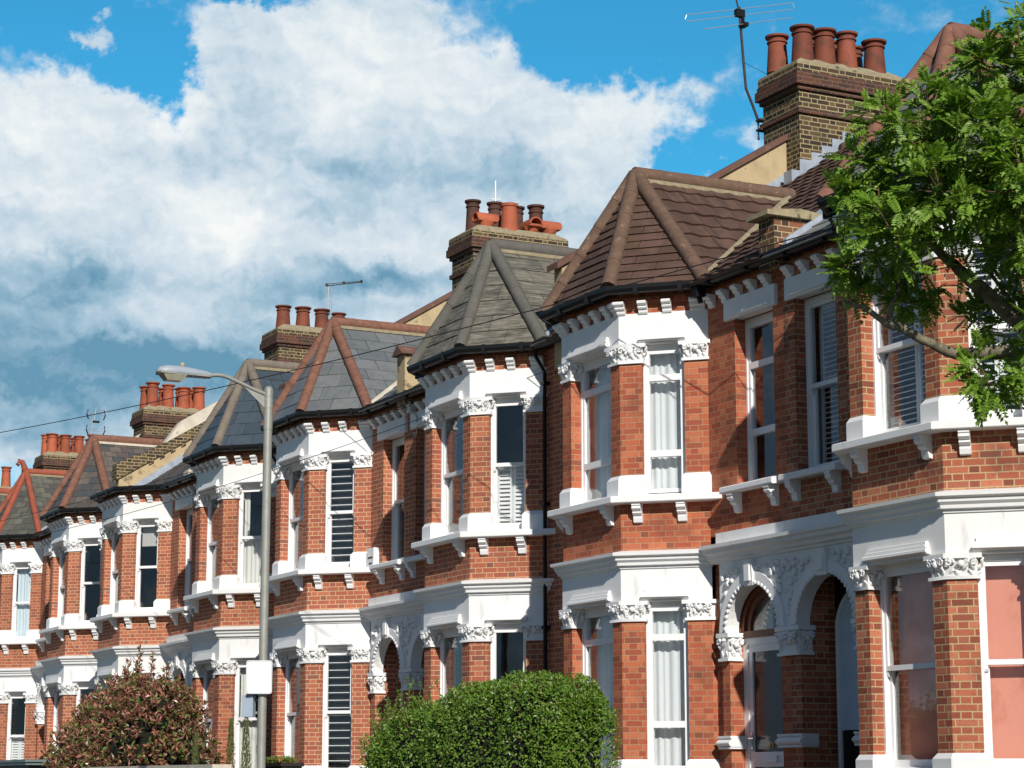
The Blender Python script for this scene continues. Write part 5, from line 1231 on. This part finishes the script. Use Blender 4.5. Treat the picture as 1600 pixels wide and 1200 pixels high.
# ------------------------------------------------------------------ street furniture and garden edges
def lamp():
    t = thing('street_lamp', 'grey steel street lamp with one curved arm and a flat lantern', 'street lamp', (-1.9, -5.02, 0))
    p = MB(); p.lathe((0, 0, -1.1), [(0.085, 0), (0.085, 1.0), (0.075, 1.06), (0.056, 1.08), (0.056, 5.62), (0.060, 5.62), (0.060, 6.12), (0.0585, 6.16), (0.03, 6.19)], 20); p.build('column', METAL, t, smooth=True, autosmooth=40)
    a = MB(); a.tube([(0, -0.03, 4.98), (0, -0.22, 5.04), (0, -0.42, 5.115), (0, -0.58, 5.17), (0, -0.66, 5.185), (0, -0.74, 5.18), (0, -0.83, 5.165)], 0.026, 12)
    a.plate(Fr((0, 0), (0, -1), (1, 0)), [(0.05, 4.80), (0.05, 4.955), (0.36, 5.075)], -0.006, 0.006)
    for z in (4.80, 4.95): a.lathe((0, 0, z), [(0.063, 0), (0.063, 0.02)], 16)
    a.build('arm', METAL, t, smooth=True, autosmooth=40)
    L = MB()
    S_ = [(-0.80, 0.06, 5.125, 5.20), (-0.86, 0.085, 5.12, 5.215), (-1.05, 0.10, 5.12, 5.24), (-1.25, 0.11, 5.125, 5.255), (-1.40, 0.105, 5.13, 5.25), (-1.49, 0.08, 5.14, 5.225), (-1.52, 0.045, 5.15, 5.185)]
    n = 14; pts = []
    for y, w, zb, zt in S_:
        for i in range(n):
            q = 2 * math.pi * i / n; cz, sz = math.cos(q), math.sin(q)
            zz = 5.16 + (zt - 5.16) * sz if sz > 0 else 5.16 + (5.16 - zb) * sz * 0.9
            pts.append((w * (abs(cz) ** 0.6) * (1 if cz > 0 else -1), y, zz))
    k = len(S_); L.add(pts, [(i * n + j, i * n + (j + 1) % n, (i + 1) * n + (j + 1) % n, (i + 1) * n + j) for i in range(k - 1) for j in range(n)] + [tuple(range(n)), tuple(range((k - 1) * n, k * n))[::-1]])
    ho = L.build('lantern', plain('lantern_canopy', S(150, 158, 166), 0.45, 0.06, 4.0), t, smooth=True, autosmooth=60)
    rm = MB(); rm.prism([(-0.112, -1.50), (0.112, -1.50), (0.085, -0.84), (-0.085, -0.84)], 5.135, 5.163); rm.build('rim', METAL, ho)
    b = MB(); b.prism([(-0.075, -1.40), (0.075, -1.40), (0.075, -1.20), (-0.075, -1.20)], 5.055, 5.134, [(-0.10, -1.46), (0.10, -1.46), (0.10, -1.14), (-0.10, -1.14)]); b.build('lens', LENS, ho)
    f = MB(); f.lathe((0, -1.18, 5.243), [(0.036, 0), (0.036, 0.035), (0.030, 0.055), (0.012, 0.068)], 14); f.build('photocell', LENS, ho, smooth=True)
lamp()
q = thing('blank_sign', 'blank white rectangular sign plate strapped to the lamp post', 'sign', (-1.82, -5.10, 0))
SGN = Fr((0, 0), (0.454, 0.891), (0.891, -0.454))
b = MB(); r_ = 0.03; w2, zb, zt = 0.165, 1.115, 1.535
poly = []
for cx_, cz_, a0 in ((w2 - r_, zb + r_, -90), (w2 - r_, zt - r_, 0), (-w2 + r_, zt - r_, 90), (-w2 + r_, zb + r_, 180)):
    for k in range(5): a_ = R(a0 + 22.5 * k); poly.append((cx_ + r_ * math.cos(a_), cz_ + r_ * math.sin(a_)))
b.plate(SGN, poly, 0.0, 0.004); b.build('plate', SIGN, q)
b = MB()
for i in range(len(poly)):
    p0, p1 = poly[i], poly[(i + 1) % len(poly)]; s0, s1 = 0.93, 0.955
    f_ = lambda p, k: (p[0] * k, 1.325 + (p[1] - 1.325) * (1 - (1 - k) * w2 / 0.21))
    b.plate(SGN, [f_(p0, s0), f_(p1, s0), f_(p1, s1), f_(p0, s1)], 0.004, 0.0055)
b.build('border_line', BLACK, q)
b = MB(); b.box(SGN, -0.09, 0.09, -0.03, 0.0, 1.22, 1.25); b.box(SGN, -0.09, 0.09, -0.03, 0.0, 1.40, 1.43); b.build('bracket', METAL, q)
q = thing('control_box', 'small grey cabinet fixed to the lamp post below the sign', 'box', (-1.97, -5.10, 0))
b = MB(); b.box(Fr((0, 0), (0.6, 0.8), (0.8, -0.6)), -0.15, 0.0, -0.06, 0.07, 0.83, 1.10); b.build('cabinet', GREYBOX, q)
b = MB(); b.box(Fr((0, 0), (0.6, 0.8), (0.8, -0.6)), -0.13, 0.10, -0.10, -0.06, 0.87, 0.90); b.box(Fr((0, 0), (0.6, 0.8), (0.8, -0.6)), -0.13, 0.10, -0.10, -0.06, 1.03, 1.06); b.build('strap', METAL, q)

def garden_wall(x0, x1, z, label, m, y=-4.55):
    t = thing('garden_wall', label, 'wall', ((x0 + x1) / 2, y, 0), 'low front garden walls'); w = (x1 - x0) / 2
    b = MB(); b.box(WORLD, -w, w, -0.11, 0.11, -1.12, z - 0.07); b.build('brick_wall', BR['stock'], t)
    b = MB(); b.box(WORLD, -w - 0.02, w + 0.02, -0.15, 0.15, z - 0.07, z); b.build('coping', m, t)
garden_wall(-13.2, -6.4, 0.275, 'low garden wall with a pale coping below the red bush', COPING_PALE, -3.95)
garden_wall(-4.6, -0.8, -0.1, 'low brick garden wall at the far end of the privet hedge', STONE)
garden_wall(5.3, 9.6, -0.1, 'low brick garden wall in front of the nearest house', STONE)

q = thing('bin_store', 'dark grey bin store with a flat lid at the left edge', 'bin store', (-20.9, -3.0, 0))
b = MB(); b.box(WORLD, -1.55, 1.55, -0.42, 0.42, -1.08, 0.36); b.build('cupboard', plain('bin_store_boards', S(70, 76, 78), 0.6, 0.1, 5.0), q)
b = MB(); b.prism([(-1.66, -0.52), (1.66, -0.52), (1.66, 0.50), (-1.66, 0.50)], 0.361, 0.42); b.prism([(-1.70, -0.54), (1.70, -0.54), (1.70, 0.52), (-1.70, 0.52)], 0.421, 0.47); b.build('lid', plain('bin_store_lid', S(104, 116, 114), 0.5, 0.1, 5.0), q)

# ------------------------------------------------------------------ things on the walls
def on_wall(name, label, cat, parts):
    t = thing(name, label, cat, (0, 0, 0)); return t
q = thing('alarm_box', 'white alarm box on the brick wall beside the sill', 'alarm box', (-9.93, 0, 0))
b = MB(); b.box(WORLD, -0.15, 0.13, 0.0, 0.10, 3.62, 3.98); b.build('casing', WHITE, q)
b = MB(); b.box(WORLD, -0.11, 0.09, 0.10, 0.104, 3.80, 3.83); b.box(WORLD, -0.06, 0.05, 0.10, 0.104, 3.70, 3.73); b.build('vents', BLACK, q)
q = thing('security_light', 'small white security light on the cant of the brown roofed house', 'light', (-0.10, -0.03, 0))
b = MB(); b.box(WORLD, -0.06, 0.06, -0.0, 0.06, 3.33, 3.42); b.ell((0.0, -0.09, 3.34), (0.045, 0.05, 0.045), 8, 6); b.build('fitting', WHITE, q, smooth=True, autosmooth=40)
b = MB(); b.tube([(0.0, -0.05, 3.33), (0.02, -0.06, 3.22), (0.03, -0.05, 3.12), (0.12, -0.04, 3.02), (0.22, -0.03, 2.99)], 0.009, 6); b.tube([(0.02, -0.05, 3.33), (0.05, -0.06, 3.2), (0.06, -0.05, 3.13)], 0.008, 6); b.build('cable', WIRE_PALE, q)
q = thing('cable_hook', 'white insulator and hooked cable hanging below the gutter', 'hook', (-8.35, -0.1, 0))
b = MB(); b.lathe((0, 0, 6.10), [(0.05, 0), (0.035, 0.05), (0.02, 0.14), (0.015, 0.2)], 10); b.build('insulator', SIGN, q, smooth=True)
b = MB(); b.tube([(0.05, 0.02, 6.15), (0.16, 0.0, 6.1), (0.26, 0.02, 5.98), (0.25, 0.02, 5.72), (0.20, 0.02, 5.68), (0.15, 0.02, 5.74)], 0.014, 8); b.build('cable', WIRE_PALE, q)

# ------------------------------------------------------------------ aerials
def rod(mb, a, b, r=0.006, n=6): mb.tube([a, b], r, n)
q = thing('tv_aerial', 'bent mast aerial with long white loop rods on the nearest chimney', 'aerial', (-3.6, 3.7, 0), 'television aerials on the chimneys')
b = MB(); b.tube([(0, 0.12, 10.10), (0, 0.12, 10.42), (0, 0.02, 10.66), (0, -0.10, 10.92), (0, -0.14, 11.4), (0, -0.2, 12.27)], 0.022, 8)
b.tube([(0, -0.19, 12.15), (0.02, -0.27, 12.4), (0.02, -0.32, 12.6)], 0.014, 6)
for z in (10.24, 10.40): b.box(Fr((0, 0.12), (1, 0), (0, -1)), -0.03, 0.10, -0.16, 0.03, z, z + 0.03)
b.build('mast', RUST, q)
b = MB(); A0, A1 = Vector((0, -1.19, 11.92)), Vector((0, 0.84, 12.46)); dz = Vector((0, 0, 0.055))
rod(b, A0 + dz, A1 + dz); rod(b, A0 - dz, A1 - dz); rod(b, A0 + dz, A0 - dz + Vector((0, -0.03, 0.03))); rod(b, A1 + dz, A1 - dz + Vector((0, 0.03, 0.03)))
rod(b, (0.1, -0.93, 11.75), (0.1, 0.76, 12.22)); b.build('dipole_rods', ALU, q)
b = MB(); b.box(WORLD, -0.03, 0.05, 0.12, 0.28, 12.10, 12.22); b.box(WORLD, -0.025, 0.045, 0.13, 0.17, 11.98, 12.11); b.box(WORLD, -0.03, 0.12, 0.1, 0.2, 11.93, 11.99); b.build('clamp', BLACK, q)
b = MB(); rod(b, (0, -0.13, 11.35), (0.3, 0.45, 11.0), 0.004, 4); b.build('stay_wire', WIRE, q)
q = thing('tv_aerial', 'thin lattice boom aerial above the four pot chimney', 'aerial', (-25.0, 5.2, 0), 'television aerials on the chimneys')
b = MB(); rod(b, (0, 0.0, 10.9), (0, -0.05, 12.22), 0.014); rod(b, (0.05, 0.04, 10.9), (0.03, 0.0, 12.22), 0.010); rod(b, (-0.02, -0.25, 11.0), (0, -0.08, 12.2), 0.005); b.build('mast', ALU, q)
b = MB(); rod(b, (0, -0.10, 12.24), (0, 0.85, 12.44), 0.012); rod(b, (0, -0.10, 12.29), (0, 0.85, 12.46), 0.008)
for i in range(9): y = -0.05 + i * 0.11; rod(b, (-0.07, y, 12.25 + i * 0.022), (0.07, y, 12.29 + i * 0.022), 0.004, 4)
for y, z in ((-0.1, 12.26), (0.36, 12.36), (0.84, 12.45)): b.box(WORLD, -0.02, 0.02, -y - 0.025, -y + 0.025, z - 0.03, z + 0.04)
b.build('boom', RUST, q)
q = thing('tv_aerial', 'grid aerial with four dark curved reflectors beside the far chimney', 'aerial', (-46.6, 5.4, 0), 'television aerials on the chimneys')
b = MB(); rod(b, (0, -0.02, 10.7), (0, 0.0, 12.1), 0.018); rod(b, (0, 0.05, 12.0), (0, 0.12, 12.5), 0.012); b.build('mast', ALU, q)
b = MB()
for i in range(4): rod(b, (0, -0.18, 11.93 - 0.0 + i * 0.06 - 0.35), (0, 0.42, 12.00 + i * 0.06 - 0.35), 0.006, 4); rod(b, (0, -0.18, 12.18 + i * 0.06), (0, 0.42, 12.25 + i * 0.06), 0.006, 4)
b.build('grid', ALU, q)
b = MB()
for y, s_ in ((-0.2, 1), (0.44, -1)):
    for z in (11.72, 12.25): b.tube([(0, y + 0.06 * s_, z - 0.16), (0, y, z), (0, y + 0.04 * s_ * 1, z + 0.16)] if z > 12 else [(0, y + 0.02 * s_, z + 0.16), (0, y, z), (0, y + 0.07 * s_, z - 0.16)], 0.022, 6)
b.box(WORLD, -0.03, 0.03, -0.24, 0.0, 11.98, 12.05); b.build('reflector', BLACK, q)
q = thing('tv_aerial', 'small dark aerial with a white mast behind the hooded chimney pots', 'aerial', (-14.2, 4.42, 0), 'television aerials on the chimneys')
b = MB(); rod(b, (0, 0, 10.8), (0, 0, 12.16), 0.016); rod(b, (0, -0.10, 11.76), (0, 0.12, 11.78), 0.012); b.build('mast', SIGN, q)
b = MB()
for i in range(6): rod(b, (-0.15, 0.12 + i * 0.06, 11.60 + 0.02 * i), (0.15, 0.16 + i * 0.06, 11.66 + 0.02 * (i % 3)), 0.007, 4)
rod(b, (0, 0.0, 11.70), (0, 0.52, 11.66), 0.010); b.build('boom', BLACK, q)

# ------------------------------------------------------------------ overhead cables
def cable(label, a, b, sag, r=0.009, m=None):
    a, b = Vector(a), Vector(b); mb = MB(); pts = []
    for i in range(41):
        t = i / 40; p = a.lerp(b, t); p.z -= sag * 4 * t * (1 - t); pts.append(p)
    mb.tube(pts, r, 6); o = mb.build('overhead_cable', m or WIRE, None)
    tag(o, label, 'cable', 'overhead cables')
cable('long black cable rising from the left to the eaves behind the tree', (-24.38, -6.56, 7.03), (4.09, -0.42, 6.36), 0.30, 0.0075)
cable('thin black cable sagging from the downpipe gap past the slatted blinds', (-3.34, -0.15, 5.97), (-45.0, -5.2, 6.6), 0.9, 0.0055)
cable('thin lower cable crossing the far roofs at left', (-8.3, -0.12, 6.2), (-50.0, -6.0, 6.9), 0.5, 0.0055)
